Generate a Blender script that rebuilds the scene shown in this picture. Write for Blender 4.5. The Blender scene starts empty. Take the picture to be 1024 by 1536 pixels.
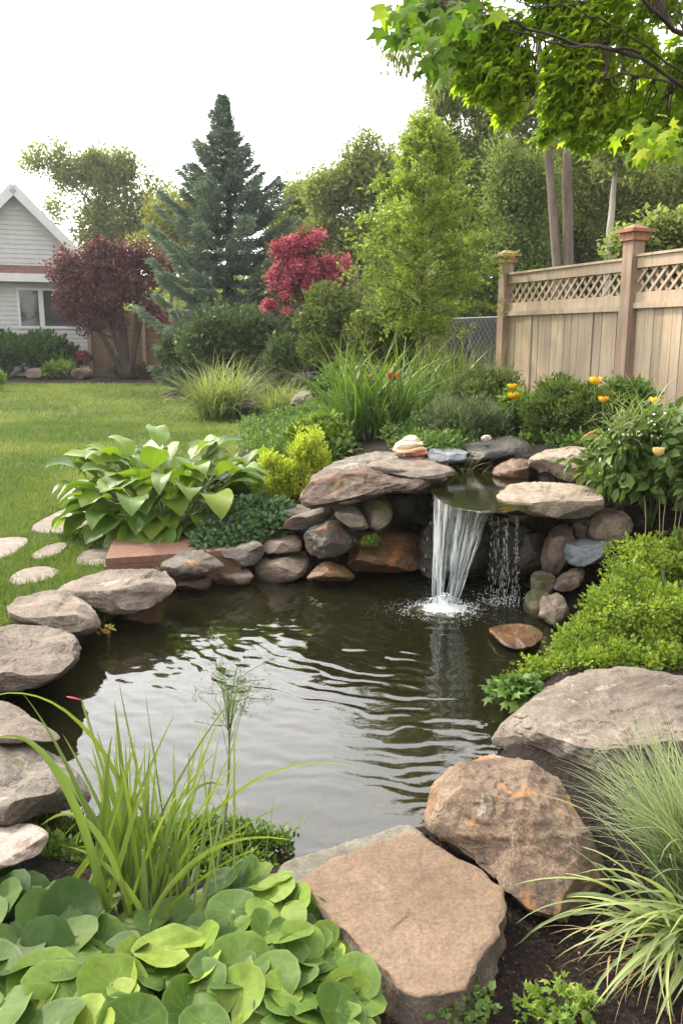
import bpy, math, random
import numpy as np
from mathutils import Vector

SC = bpy.context.scene
COL = SC.collection
R = np.random.default_rng(7)
rad = math.radians

# ------------------------------------------------------------------ camera, world, sun, exposure
F_PX, CX, CY = 1250.0, 512.0, 768.0
CAM_H = 1.5
TILT = math.atan(263.0 / 1250.0)
cam_d = bpy.data.cameras.new('camera')
cam = bpy.data.objects.new('camera', cam_d)
COL.objects.link(cam)
cam.location = (0, 0, CAM_H)
cam.rotation_euler = (math.pi / 2 - TILT, 0, 0)
cam_d.sensor_fit = 'VERTICAL'
cam_d.sensor_height = 36.0
cam_d.lens = 36.0 * F_PX / 1536.0
cam_d.clip_end = 1000
SC.camera = cam

SUN_EL, SUN_AZ = 38.0, -50.0          # azimuth from +Y, negative is to the left
W = bpy.data.worlds.new('World')
SC.world = W
W.use_nodes = True
wn, wl = W.node_tree.nodes, W.node_tree.links
wn.clear()
w_out = wn.new('ShaderNodeOutputWorld')
w_bg = wn.new('ShaderNodeBackground')
w_sky = wn.new('ShaderNodeTexSky')
w_sky.sky_type = 'NISHITA'
w_sky.sun_disc = False
w_sky.sun_elevation = rad(SUN_EL)
w_sky.sun_rotation = rad(SUN_AZ)
w_sky.air_density = 1.2
w_sky.dust_density = 3.0
w_tc = wn.new('ShaderNodeTexCoord')
w_map = wn.new('ShaderNodeMapping')
w_map.inputs['Scale'].default_value = (1, 1, 3.0)
w_noi = wn.new('ShaderNodeTexNoise')
w_noi.inputs['Scale'].default_value = 2.2
w_noi.inputs['Detail'].default_value = 6
w_rmp = wn.new('ShaderNodeValToRGB')
w_rmp.color_ramp.elements[0].position = 0.3
w_rmp.color_ramp.elements[0].color = (11.4, 11.2, 10.9, 1)
w_rmp.color_ramp.elements[1].position = 0.68
w_rmp.color_ramp.elements[1].color = (17.3, 16.9, 16.2, 1)
w_mix = wn.new('ShaderNodeMix')
w_mix.data_type = 'RGBA'
w_mix.inputs[0].default_value = 0.86
wl.new(w_tc.outputs['Generated'], w_map.inputs['Vector'])
wl.new(w_map.outputs[0], w_noi.inputs['Vector'])
wl.new(w_noi.outputs[0], w_rmp.inputs[0])
wl.new(w_sky.outputs[0], w_mix.inputs[6])
wl.new(w_rmp.outputs[0], w_mix.inputs[7])
# added sky glow around the sun direction, brightens what the pond reflects
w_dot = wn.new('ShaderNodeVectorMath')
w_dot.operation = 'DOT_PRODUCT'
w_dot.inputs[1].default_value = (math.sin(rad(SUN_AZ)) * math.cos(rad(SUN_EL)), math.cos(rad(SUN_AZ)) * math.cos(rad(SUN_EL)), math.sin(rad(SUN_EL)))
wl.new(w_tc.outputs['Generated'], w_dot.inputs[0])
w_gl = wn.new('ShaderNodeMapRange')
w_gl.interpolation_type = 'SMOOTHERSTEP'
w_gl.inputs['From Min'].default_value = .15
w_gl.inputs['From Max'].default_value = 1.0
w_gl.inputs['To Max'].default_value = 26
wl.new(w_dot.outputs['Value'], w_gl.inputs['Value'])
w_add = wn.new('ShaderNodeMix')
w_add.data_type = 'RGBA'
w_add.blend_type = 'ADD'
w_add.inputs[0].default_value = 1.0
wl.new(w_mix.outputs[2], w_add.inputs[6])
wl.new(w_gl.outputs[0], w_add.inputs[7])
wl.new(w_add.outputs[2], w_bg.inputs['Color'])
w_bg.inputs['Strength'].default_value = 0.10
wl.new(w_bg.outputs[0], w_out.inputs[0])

sun_d = bpy.data.lights.new('sun', 'SUN')
sun_d.energy = 3.9
sun_d.angle = rad(4)
sun_d.color = (1.0, 0.87, 0.66)
sun = bpy.data.objects.new('sun', sun_d)
COL.objects.link(sun)
_sd = Vector((math.sin(rad(SUN_AZ)) * math.cos(rad(SUN_EL)), math.cos(rad(SUN_AZ)) * math.cos(rad(SUN_EL)), math.sin(rad(SUN_EL))))
sun.rotation_euler = _sd.to_track_quat('Z', 'Y').to_euler()
sun.location = (-12, 12, 20)

SC.view_settings.view_transform = 'Standard'
SC.view_settings.look = 'None'
SC.view_settings.exposure = 0.5
SC.view_settings.gamma = 1.0
SC.cycles.use_denoising = True
SC.cycles.max_bounces = 10
SC.cycles.diffuse_bounces = 6
SC.cycles.glossy_bounces = 3
SC.cycles.transmission_bounces = 4
SC.cycles.transparent_max_bounces = 12
SC.cycles.sample_clamp_indirect = 8
SC.cycles.caustics_reflective = False
SC.cycles.caustics_refractive = False

# ------------------------------------------------------------------ photo geometry
CAM = np.array([0, 0, CAM_H])
_ct, _st = math.cos(TILT), math.sin(TILT)
FWD, UPV, RGT = np.array([0, _ct, -_st]), np.array([0, _st, _ct]), np.array([1.0, 0, 0])


def ray(px, py):
    return FWD + RGT * ((px - CX) / F_PX) + UPV * ((CY - py) / F_PX)


def at_y(px, py, Y):
    d = ray(px, py)
    return CAM + d * (Y / d[1])


def at_z(px, py, z):
    d = ray(px, py)
    return CAM + d * ((z - CAM_H) / d[2])


def project(P):
    q = np.asarray(P) - CAM
    dep = q @ FWD
    return np.stack([CX + F_PX * (q @ RGT) / dep, CY - F_PX * (q @ UPV) / dep], -1)


def mpp(Y):
    return Y / F_PX


def nrm(a):
    return a / np.maximum(np.linalg.norm(a, axis=-1, keepdims=True), 1e-9)


def sstep(a, b, x):
    t = np.clip((x - a) / (b - a), 0, 1)
    return t * t * (3 - 2 * t)


def _hash(ix, iy, iz, seed):
    h = (ix.astype(np.int64) * 374761393 + iy.astype(np.int64) * 668265263 + iz.astype(np.int64) * 2147483647 + seed * 974634777) & 0xFFFFFFFF
    h = ((h ^ (h >> 13)) * 1274126177) & 0xFFFFFFFF
    h = ((h ^ (h >> 16)) * 2246822519) & 0xFFFFFFFF
    return ((h ^ (h >> 15)) & 0xFFFFFF) / float(0xFFFFFF) * 2 - 1


def vnoise(p, seed=0):
    p = np.asarray(p, float)
    i = np.floor(p)
    f = p - i
    f = f * f * f * (f * (f * 6 - 15) + 10)
    r = 0
    for dx in (0, 1):
        for dy in (0, 1):
            for dz in (0, 1):
                w = (f[..., 0] if dx else 1 - f[..., 0]) * (f[..., 1] if dy else 1 - f[..., 1]) * (f[..., 2] if dz else 1 - f[..., 2])
                r = r + w * _hash(i[..., 0] + dx, i[..., 1] + dy, i[..., 2] + dz, seed)
    return r


def fbm(p, oct=4, seed=0, ridge=False):
    r, a, s = 0, 1.0, 0
    p = np.asarray(p, float)
    for k in range(oct):
        n = vnoise(p * (2.03 ** k) + k * 17.3, seed + k)
        if ridge:
            n = 1 - 2 * np.abs(n)
        r = r + a * n
        s += a
        a *= 0.5
    return r / s


def xy3(x, y, k=1.0):
    return np.stack([x * k, y * k, np.zeros_like(x)], -1)


# ------------------------------------------------------------------ objects
def tag(o, label=None, cat=None, group=None, kind=None):
    if label:
        o['label'] = label
    if cat:
        o['category'] = cat
    if group:
        o['group'] = group
    if kind:
        o['kind'] = kind
    return o


def thing(name, label, cat, loc, group=None):
    o = bpy.data.objects.new(name, None)
    o.empty_display_size = 0.1
    COL.objects.link(o)
    o.location = tuple(float(c) for c in loc)
    return tag(o, label, cat, group)


def root_loc(o):
    v = np.zeros(3)
    while o is not None:
        v = v + np.array(o.location)
        o = o.parent
    return v


def obj(name, V, F, mat, parent=None, attr=None, smooth=False, base=None, midx=None):
    """one mesh object from world-space vertices V and a list of (n,k) face arrays F"""
    V = np.asarray(V, float)
    if not isinstance(F, (list, tuple)):
        F = [F]
    F = [np.asarray(f, np.int64) for f in F if len(f)]
    me = bpy.data.meshes.new(name)
    o = bpy.data.objects.new(name, me)
    COL.objects.link(o)
    if parent is not None:
        off = root_loc(parent)
        o.parent = parent
    else:
        if base is None:
            lo, hi = V.min(0), V.max(0)
            base = np.array([(lo[0] + hi[0]) / 2, (lo[1] + hi[1]) / 2, lo[2]])
        off = np.asarray(base, float)
        o.location = tuple(off)
    V = V - off
    me.vertices.add(len(V))
    me.vertices.foreach_set('co', V.astype(np.float32).ravel())
    loops = np.concatenate([f.ravel() for f in F])
    tot = np.concatenate([np.full(len(f), f.shape[1]) for f in F])
    start = np.concatenate([[0], np.cumsum(tot)[:-1]])
    me.loops.add(len(loops))
    me.loops.foreach_set('vertex_index', loops.astype(np.int32))
    me.polygons.add(len(tot))
    me.polygons.foreach_set('loop_start', start.astype(np.int32))
    me.polygons.foreach_set('use_smooth', np.full(len(tot), bool(smooth)))
    mats = mat if isinstance(mat, (list, tuple)) else [mat]
    for m in mats:
        me.materials.append(m)
    if midx is not None:
        me.polygons.foreach_set('material_index', np.asarray(midx, np.int32))
    me.update(calc_edges=True)
    if attr is not None:
        for k, a in (attr.items() if isinstance(attr, dict) else [('v', attr)]):
            at = me.attributes.new(k, 'FLOAT', 'POINT')
            at.data.foreach_set('value', np.asarray(a, np.float32))
    return o


class MB:
    """collects shapes for one mesh"""
    def __init__(self):
        self.V, self.F, self.A, self.n = [], {}, [], 0

    def add(self, V, F, a=None):
        V = np.asarray(V, float)
        if not isinstance(F, (list, tuple)) or (len(F) and np.isscalar(F[0])):
            F = [F]
        for f in F:
            f = np.asarray(f, np.int64)
            if len(f):
                self.F.setdefault(f.shape[1], []).append(f + self.n)
        self.V.append(V)
        self.A.append(np.full(len(V), R.random()) if a is None else np.broadcast_to(np.asarray(a, float), (len(V),)))
        self.n += len(V)
        return self

    def box(self, c, s, rz=0, fr=None, a=None, taper=1.0):
        """centre, size; fr = (origin, ux, uy, uz) frame"""
        q = np.array([[x, y, z] for z in (-.5, .5) for y in (-.5, .5) for x in (-.5, .5)]) * np.array(s)
        q[4:, :2] *= taper
        if rz:
            cz, sz = math.cos(rz), math.sin(rz)
            q = np.stack([q[:, 0] * cz - q[:, 1] * sz, q[:, 0] * sz + q[:, 1] * cz, q[:, 2]], -1)
        q = q + np.array(c)
        if fr is not None:
            q = fr[0] + q[:, :1] * fr[1] + q[:, 1:2] * fr[2] + q[:, 2:] * fr[3]
        return self.add(q, np.array([[0, 2, 3, 1], [4, 5, 7, 6], [0, 1, 5, 4], [2, 6, 7, 3], [0, 4, 6, 2], [1, 3, 7, 5]]), a)

    def prism(self, poly, d):
        """3-D polygon extruded by d"""
        p = np.asarray(poly, float)
        n = len(p)
        V = np.concatenate([p, p + np.asarray(d, float)])
        i = np.arange(n)
        j = (i + 1) % n
        return self.add(V, [np.stack([i, j, j + n, i + n], -1), np.array([i[::-1]]), np.array([i + n])])

    def tube(self, P, r, k=6, a=None, cap=True):
        P = np.asarray(P, float)
        n = len(P)
        r = np.broadcast_to(np.asarray(r, float), (n,))
        T = nrm(np.gradient(P, axis=0))
        up = np.array([0.31, 0.17, 0.93]) if abs(T[0][2]) < .9 else np.array([1.0, 0.1, 0])
        A = nrm(np.cross(T, up))
        B = np.cross(T, A)
        th = np.arange(k) / k * 2 * np.pi
        V = P[:, None] + r[:, None, None] * (A[:, None] * np.cos(th)[None, :, None] + B[:, None] * np.sin(th)[None, :, None])
        i, j = np.meshgrid(np.arange(n - 1), np.arange(k), indexing='ij')
        j2 = (j + 1) % k
        Fq = np.stack([i * k + j, i * k + j2, (i + 1) * k + j2, (i + 1) * k + j], -1).reshape(-1, 4)
        Fs = [Fq]
        if cap:
            Fs += [np.array([np.arange(k)[::-1]]), np.array([np.arange(k) + (n - 1) * k])]
        return self.add(V.reshape(-1, 3), Fs, a)

    def build(self, name, mat, parent=None, smooth=False, base=None):
        return obj(name, np.concatenate(self.V), [np.concatenate(f) for f in self.F.values()], mat, parent,
                   np.concatenate(self.A), smooth, base)


# ------------------------------------------------------------------ leaves and blades
def _t(v, f):
    return np.array(v, float), [np.array(x) for x in f]


LEAF = {
    # (u along, w across, h out of plane)
    'dia': _t([(0, 0, 0), (.45, .5, .10), (1, 0, -.05), (.45, -.5, .10)], [[[0, 1, 2, 3]]]),
    'oval': _t([(0, 0, 0), (.25, .42, .06), (.62, .46, .03), (1, 0, -.16), (.62, -.46, .03), (.25, -.42, .06), (.25, 0, .0), (.62, 0, -.05)],
               [[[0, 1, 6], [0, 6, 5], [7, 2, 3], [7, 3, 4]], [[6, 1, 2, 7], [5, 6, 7, 4]]]),
    'lance': _t([(0, 0, 0), (.35, .5, .03), (1, 0, -.2), (.35, -.5, .03), (.4, 0, -.03)], [[[0, 1, 4], [0, 4, 3], [4, 1, 2], [3, 4, 2]]]),
    'maple': _t([(0, 0, 0), (.04, .40, -.04), (.30, .26, .03), (.60, .50, -.10), (.60, .17, .02), (1, 0, -.22), (.60, -.17, .02), (.60, -.50, -.10), (.30, -.26, .03), (.04, -.40, -.04)],
                [[[0, 1, 2], [0, 2, 8], [0, 8, 9], [2, 3, 4], [4, 5, 6], [6, 7, 8]], [[2, 4, 6, 8]]]),
}


def leaf_mesh(P, D, N, L, Wd, kind='dia', v=None):
    P, D = np.asarray(P, float), nrm(np.asarray(D, float))
    N = nrm(N - D * np.sum(N * D, -1, keepdims=True))
    S = np.cross(D, N)
    tv, tf = LEAF[kind]
    n, k = len(P), len(tv)
    L = np.broadcast_to(np.asarray(L, float), (n,))[:, None, None]
    Wd = np.broadcast_to(np.asarray(Wd, float), (n,))[:, None, None]
    V = P[:, None] + D[:, None] * (tv[None, :, :1] * L) + S[:, None] * (tv[None, :, 1:2] * Wd) + N[:, None] * (tv[None, :, 2:] * L)
    off = (np.arange(n) * k)[:, None, None]
    F = [(f[None] + off).reshape(-1, f.shape[1]) for f in tf]
    v = R.random(n) if v is None else v
    return V.reshape(-1, 3), F, np.repeat(v, k)


def rdir(n):
    return nrm(R.normal(size=(n, 3)))


def blades(B, az, L, Wd, lean, curv, k=6, across=2, power=1.3, base_w=0.6, fold=0.25, v=None, droopz=0.0):
    """grass blades: base points, azimuth, length, width, start lean and total bend (radians from vertical)"""
    n = len(B)
    az, L, Wd, lean, curv = [np.broadcast_to(np.asarray(a, float), (n,)) for a in (az, L, Wd, lean, curv)]
    t = np.linspace(0, 1, k)
    ang = lean[:, None] + curv[:, None] * t[None] ** power
    ds = L[:, None] / (k - 1)
    hx = np.cumsum(np.sin(ang) * ds, 1) - np.sin(ang[:, :1]) * ds
    hz = np.cumsum(np.cos(ang) * ds, 1) - np.cos(ang[:, :1]) * ds
    az2 = az[:, None] + R.normal(0, .12, (n, 1)) * t[None] * 2
    C = np.stack([B[:, :1] + np.sin(az2) * hx, B[:, 1:2] + np.cos(az2) * hx, B[:, 2:] + hz], -1)
    tw = az[:, None] + np.pi / 2 + R.normal(0, .5, (n, 1)) + R.normal(0, .5, (n, 1)) * t[None]
    S = np.stack([np.sin(tw), np.cos(tw), np.zeros_like(tw)], -1)
    w = Wd[:, None] * np.minimum(base_w + (1 - base_w) * t / .35, 1) * np.clip((1 - t) / .62, 0.02, 1) ** .8
    nf = np.stack([-np.cos(ang) * np.sin(az2), -np.cos(ang) * np.cos(az2), np.sin(ang)], -1)
    if across == 2:
        rows = np.stack([C - S * w[..., None] / 2, C + S * w[..., None] / 2], 2)
    else:
        rows = np.stack([C - S * w[..., None] / 2 + nf * (w * fold)[..., None], C, C + S * w[..., None] / 2 + nf * (w * fold)[..., None]], 2)
    m = across
    V = rows.reshape(-1, 3)
    i, j = np.meshgrid(np.arange(k - 1), np.arange(m - 1), indexing='ij')
    f = np.stack([i * m + j, i * m + j + 1, (i + 1) * m + j + 1, (i + 1) * m + j], -1).reshape(-1, 4)
    Fq = (f[None] + (np.arange(n) * k * m)[:, None, None]).reshape(-1, 4)
    v = R.random(n) if v is None else v
    tt = np.broadcast_to(np.repeat(t, m)[None], (n, k * m)).ravel()
    return V, [Fq], {'v': np.repeat(v, k * m), 't': tt}


def ellipse_pts(ells, Y, n, shell=2.6, dscale=1.0):
    """points inside a union of pixel ellipses (px,py,rx,ry[,dY]) standing at distance Y"""
    e = np.array([list(a) + [0] * (5 - len(a)) for a in ells], float)
    w = (e[:, 2] * e[:, 3])
    idx = R.choice(len(e), n, p=w / w.sum())
    u = rdir(n) * (R.random(n) ** (1 / shell))[:, None]
    rd = np.sqrt(e[idx, 2] * e[idx, 3]) * mpp(Y) * dscale
    P = np.zeros((n, 3))
    q = e[idx]
    px, py = q[:, 0] + q[:, 2] * u[:, 0], q[:, 1] - q[:, 3] * u[:, 2]
    yy = Y + q[:, 4] + rd * u[:, 1]
    d = FWD + RGT * ((px - CX) / F_PX)[:, None] + UPV * ((CY - py) / F_PX)[:, None]
    return CAM + d * (yy / d[:, 1])[:, None], u


def split_ells(ells, k=4, sc=.52, off=.75):
    """breaks smooth crown ellipses into irregular smaller masses"""
    out = []
    for e in ells:
        e = list(e) + [0] * (5 - len(e))
        rd = math.sqrt(e[2] * e[3])
        for _ in range(k):
            a, r = R.random() * 6.283, off * R.random() ** .5
            f = sc * R.uniform(.6, 1.35)
            out.append((e[0] + math.cos(a) * r * e[2], e[1] + math.sin(a) * r * e[3], e[2] * f, e[3] * f, e[4]))
    return out


def clump_leaves(C, cr, per, L, Wl, kind='dia', up=.35, out=.7, rnd=.7, droop=0.0, flat=.8, vclump=.5, sq=1.0):
    """leaves on small clumps around each centre"""
    n = len(C)
    cr = np.broadcast_to(np.asarray(cr, float), (n,)) * (0.55 + 0.9 * R.random(n))
    ids = np.repeat(np.arange(n), per)
    m = len(ids)
    u = rdir(m)
    r = cr[ids] * R.random(m) ** .45
    P = C[ids] + u * r[:, None] * np.array([1, 1, sq])
    D = u * out + rdir(m) * rnd + np.array([0, 0, up - droop])
    N = rdir(m) * (1 - flat) + np.array([0, 0, 1]) * flat + u * .4
    v = np.clip(vclump * R.random(n)[ids] + (1 - vclump) * R.random(m), 0, 1)
    s = 0.65 + 0.7 * R.random(m)
    return leaf_mesh(P, D, N, L * s, Wl * s, kind, v)


# ------------------------------------------------------------------ materials
def new_mat(name):
    m = bpy.data.materials.new(name)
    m.use_nodes = True
    nt = m.node_tree
    nt.nodes.clear()
    return m, nt.nodes, nt.links


def ramp(nodes, links, src, stops):
    r = nodes.new('ShaderNodeValToRGB')
    els = r.color_ramp.elements
    while len(els) < len(stops):
        els.new(0.5)
    for e, (p, c) in zip(els, stops):
        e.position = p
        e.color = (*c, 1)
    links.new(src, r.inputs[0])
    return r.outputs[0]


def noise_tex(nodes, links, vec, scale, detail=4, rough=.55, dist=0):
    n = nodes.new('ShaderNodeTexNoise')
    n.inputs['Scale'].default_value = scale
    n.inputs['Detail'].default_value = detail
    n.inputs['Roughness'].default_value = rough
    n.inputs['Distortion'].default_value = dist
    if vec is not None:
        links.new(vec, n.inputs['Vector'])
    return n.outputs[0]


def mixc(nodes, links, fac, a, b, blend='MIX'):
    m = nodes.new('ShaderNodeMix')
    m.data_type = 'RGBA'
    m.blend_type = blend
    for s, i in ((fac, 0), (a, 6), (b, 7)):
        if isinstance(s, (int, float)):
            m.inputs[i].default_value = s
        elif isinstance(s, tuple):
            m.inputs[i].default_value = (*s, 1)
        else:
            links.new(s, m.inputs[i])
    return m.outputs[2]


def math_n(nodes, links, op, a, b=None, clamp=False):
    m = nodes.new('ShaderNodeMath')
    m.operation = op
    m.use_clamp = clamp
    for i, s in enumerate((a, b)):
        if s is None:
            continue
        if isinstance(s, (int, float)):
            m.inputs[i].default_value = s
        else:
            links.new(s, m.inputs[i])
    return m.outputs[0]


def smooth_map(nodes, links, src, a, b):
    m = nodes.new('ShaderNodeMapRange')
    m.interpolation_type = 'SMOOTHSTEP'
    m.inputs['From Min'].default_value = a
    m.inputs['From Max'].default_value = b
    links.new(src, m.inputs['Value'])
    return m.outputs[0]


def finish(nodes, links, col, rough=.8, bump=None, spec=.3, bstr=.3, bdist=.01, metallic=0.0):
    p = nodes.new('ShaderNodeBsdfPrincipled')
    if isinstance(col, tuple):
        p.inputs['Base Color'].default_value = (*col, 1)
    else:
        links.new(col, p.inputs['Base Color'])
    if isinstance(rough, (int, float)):
        p.inputs['Roughness'].default_value = rough
    else:
        links.new(rough, p.inputs['Roughness'])
    p.inputs['Specular IOR Level'].default_value = spec
    p.inputs['Metallic'].default_value = metallic
    if bump is not None:
        b = nodes.new('ShaderNodeBump')
        b.inputs['Strength'].default_value = bstr
        b.inputs['Distance'].default_value = bdist
        links.new(bump, b.inputs['Height'])
        links.new(b.outputs[0], p.inputs['Normal'])
    o = nodes.new('ShaderNodeOutputMaterial')
    links.new(p.outputs[0], o.inputs[0])
    return p


def leaf_mat(name, stops, trans=.35, rough=.5, spec=.25, tint=1.5, veins=0.0, big=0.25):
    """stops: colour ramp over the per-leaf value v"""
    m, n, l = new_mat(name)
    a = n.new('ShaderNodeAttribute')
    a.attribute_name = 'v'
    tc = n.new('ShaderNodeTexCoord')
    no = noise_tex(n, l, tc.outputs['Object'], 2.3, 2)
    f = math_n(n, l, 'ADD', a.outputs['Fac'], math_n(n, l, 'MULTIPLY', math_n(n, l, 'SUBTRACT', no, .5), big * 2), clamp=True)
    c = ramp(n, l, f, stops)
    if veins:
        fine = noise_tex(n, l, tc.outputs['Object'], 45, 4)
        c = mixc(n, l, veins, c, ramp(n, l, fine, [(.3, (.25, .3, .1)), (.7, (1.0, 1.0, .8))]), 'MULTIPLY')
    p = n.new('ShaderNodeBsdfPrincipled')
    l.new(c, p.inputs['Base Color'])
    p.inputs['Roughness'].default_value = rough
    p.inputs['Specular IOR Level'].default_value = spec
    tr = n.new('ShaderNodeBsdfTranslucent')
    tcol = mixc(n, l, 1.0, c, (tint, tint, tint * .55), 'MULTIPLY')
    l.new(tcol, tr.inputs['Color'])
    mx = n.new('ShaderNodeMixShader')
    mx.inputs[0].default_value = trans
    l.new(p.outputs[0], mx.inputs[1])
    l.new(tr.outputs[0], mx.inputs[2])
    o = n.new('ShaderNodeOutputMaterial')
    l.new(mx.outputs[0], o.inputs[0])
    return m


def plain_mat(name, col, rough=.7, var=.25, scale=12, bstr=.15, spec=.3):
    m, n, l = new_mat(name)
    tc = n.new('ShaderNodeTexCoord')
    no = noise_tex(n, l, tc.outputs['Object'], scale, 5)
    lo = tuple(c * (1 - var) for c in col)
    hi = tuple(min(c * (1 + var), 1) for c in col)
    finish(n, l, ramp(n, l, no, [(.3, lo), (.7, hi)]), rough, no, spec, bstr, .005)
    return m


def bark_mat(name, a, b, scale=9):
    m, n, l = new_mat(name)
    tc = n.new('ShaderNodeTexCoord')
    mp = n.new('ShaderNodeMapping')
    mp.inputs['Scale'].default_value = (1, 1, .22)
    l.new(tc.outputs['Object'], mp.inputs[0])
    no = noise_tex(n, l, mp.outputs[0], scale, 6, .65)
    finish(n, l, ramp(n, l, no, [(.32, a), (.68, b)]), .9, no, .2, .6, .02)
    return m


def rock_mat(name, c1, c2, c3, speck=.35, rough=.85, lichen=0.0, moss=0.0, rust=0.0, bstr=.5, sc=1.0, rustc=(.38, .14, .035), midk=.55):
    m, n, l = new_mat(name)
    tc = n.new('ShaderNodeTexCoord')
    oi = n.new('ShaderNodeObjectInfo')
    ad = n.new('ShaderNodeVectorMath')
    ad.operation = 'ADD'
    sc3 = n.new('ShaderNodeVectorMath')
    sc3.operation = 'SCALE'
    sc3.inputs[0].default_value = (13, 7, 31)
    l.new(oi.outputs['Random'], sc3.inputs['Scale'])
    l.new(tc.outputs['Object'], ad.inputs[0])
    l.new(sc3.outputs[0], ad.inputs[1])
    v = ad.outputs[0]
    big = noise_tex(n, l, v, 3.2 * sc, 5, .62, .4)
    mid = noise_tex(n, l, v, 17 * sc, 6, .7)
    fine = noise_tex(n, l, v, 120 * sc, 3, .7)
    c = ramp(n, l, big, [(.3, c1), (.5, c2), (.7, c3)])
    c = mixc(n, l, midk, c, ramp(n, l, mid, [(.28, (.28, .27, .26)), (.5, (.86, .86, .86)), (.72, (1.4, 1.36, 1.3))]), 'MULTIPLY')
    c = mixc(n, l, speck, c, ramp(n, l, fine, [(.36, (.35, .33, .32)), (.5, (.95, .95, .95)), (.66, (1.7, 1.65, 1.6))]), 'MULTIPLY')
    # per-stone brightness
    hv = n.new('ShaderNodeHueSaturation')
    l.new(math_n(n, l, 'ADD', math_n(n, l, 'MULTIPLY', oi.outputs['Random'], .36), .82), hv.inputs['Value'])
    l.new(c, hv.inputs['Color'])
    c = hv.outputs[0]
    if rust:
        rn = noise_tex(n, l, v, 4.6 * sc, 5, .6, .8)
        c = mixc(n, l, math_n(n, l, 'MULTIPLY', smooth_map(n, l, rn, .62 - rust * .2, .74 - rust * .2), .8), c, ramp(n, l, mid, [(.3, tuple(k * .6 for k in rustc)), (.7, tuple(k * 1.5 for k in rustc))]))
    if lichen:
        ln = noise_tex(n, l, v, 6.3 * sc, 6, .72, .3)
        c = mixc(n, l, math_n(n, l, 'MULTIPLY', smooth_map(n, l, ln, .62 - lichen * .2, .70 - lichen * .2), .65), c, (.30, .285, .25))
    if moss:
        gm = n.new('ShaderNodeNewGeometry')
        sx = n.new('ShaderNodeSeparateXYZ')
        l.new(gm.outputs['Normal'], sx.inputs[0])
        mn = noise_tex(n, l, v, 5 * sc, 6, .7)
        f = math_n(n, l, 'ADD', mn, math_n(n, l, 'MULTIPLY', sx.outputs['Z'], .08))
        c = mixc(n, l, math_n(n, l, 'MULTIPLY', smooth_map(n, l, f, .66 - moss * .25, .76 - moss * .25), .85), c, ramp(n, l, fine, [(.3, (.03, .035, .008)), (.7, (.10, .11, .025))]))
    h = math_n(n, l, 'ADD', math_n(n, l, 'MULTIPLY', mid, 1.0), math_n(n, l, 'MULTIPLY', fine, .3))
    # the wet dark band just above the water level
    gp_ = n.new('ShaderNodeNewGeometry')
    sz_ = n.new('ShaderNodeSeparateXYZ')
    l.new(gp_.outputs['Position'], sz_.inputs[0])
    lev = math_n(n, l, 'SUBTRACT', sz_.outputs['Z'], math_n(n, l, 'MULTIPLY', mid, .05))
    wet = smooth_map(n, l, lev, -.088, -.118)
    c = mixc(n, l, math_n(n, l, 'MULTIPLY', wet, .8), c, mixc(n, l, 1.0, c, (.30, .27, .20), 'MULTIPLY'))
    rough = math_n(n, l, 'SUBTRACT', rough, math_n(n, l, 'MULTIPLY', wet, rough * .6))
    finish(n, l, c, rough, h, .4, bstr, .025)
    return m


def poly_sd(x, y, poly):
    """signed distance to polygon, positive inside"""
    P = np.asarray(poly, float)
    x, y = np.asarray(x, float), np.asarray(y, float)
    d2 = np.full(x.shape, 1e18)
    ins = np.zeros(x.shape, bool)
    for i in range(len(P)):
        a, b = P[i], P[(i + 1) % len(P)]
        e = b - a
        t = np.clip(((x - a[0]) * e[0] + (y - a[1]) * e[1]) / (e @ e), 0, 1)
        d2 = np.minimum(d2, (x - a[0] - t * e[0]) ** 2 + (y - a[1] - t * e[1]) ** 2)
        c = ((a[1] > y) != (b[1] > y)) & (x < (b[0] - a[0]) * (y - a[1]) / (b[1] - a[1] + 1e-12) + a[0])
        ins ^= c
    return np.where(ins, 1, -1) * np.sqrt(d2)


def smooth_poly(P, it=2):
    P = np.asarray(P, float)
    for _ in range(it):
        Q = np.roll(P, -1, 0)
        P = np.stack([.75 * P + .25 * Q, .25 * P + .75 * Q], 1).reshape(-1, P.shape[1])
    return P
# ------------------------------------------------------------------ ground
WZ = -0.12
POND_PX = [(470, 858), (560, 852), (640, 850), (720, 858), (790, 880), (838, 920), (842, 965), (800, 1010), (772, 1060), (745, 1110),
           (690, 1165), (650, 1200), (628, 1236), (520, 1262), (420, 1292), (300, 1318), (190, 1300), (40, 1265), (-40, 1190), (-30, 1100), (30, 1045),
           (118, 1000), (140, 955), (200, 915), (255, 890), (330, 876), (400, 868)]
POND = smooth_poly([at_z(a, b, WZ)[:2] for a, b in POND_PX], 2)
POOL_Z = 0.545
POOL = smooth_poly([at_z(a, b, POOL_Z)[:2] for a, b in [(648, 738), (660, 750), (690, 763), (735, 769), (800, 760), (800, 722), (750, 708), (690, 705), (652, 718)]], 1)
STEP_PX = [  # pale stepping stones in the lawn: top outlines
    [(40, 792), (75, 772), (118, 755), (150, 762), (140, 782), (108, 798), (70, 800)],
    [(-30, 812), (0, 806), (40, 805), (45, 812), (18, 832), (0, 836), (-30, 835)],
    [(44, 834), (62, 820), (95, 811), (106, 816), (85, 832), (55, 838)],
    [(12, 868), (28, 854), (62, 847), (90, 852), (88, 862), (55, 874), (20, 878)],
    [(112, 838), (128, 824), (165, 820), (172, 836), (158, 848), (118, 848)],
]


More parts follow.
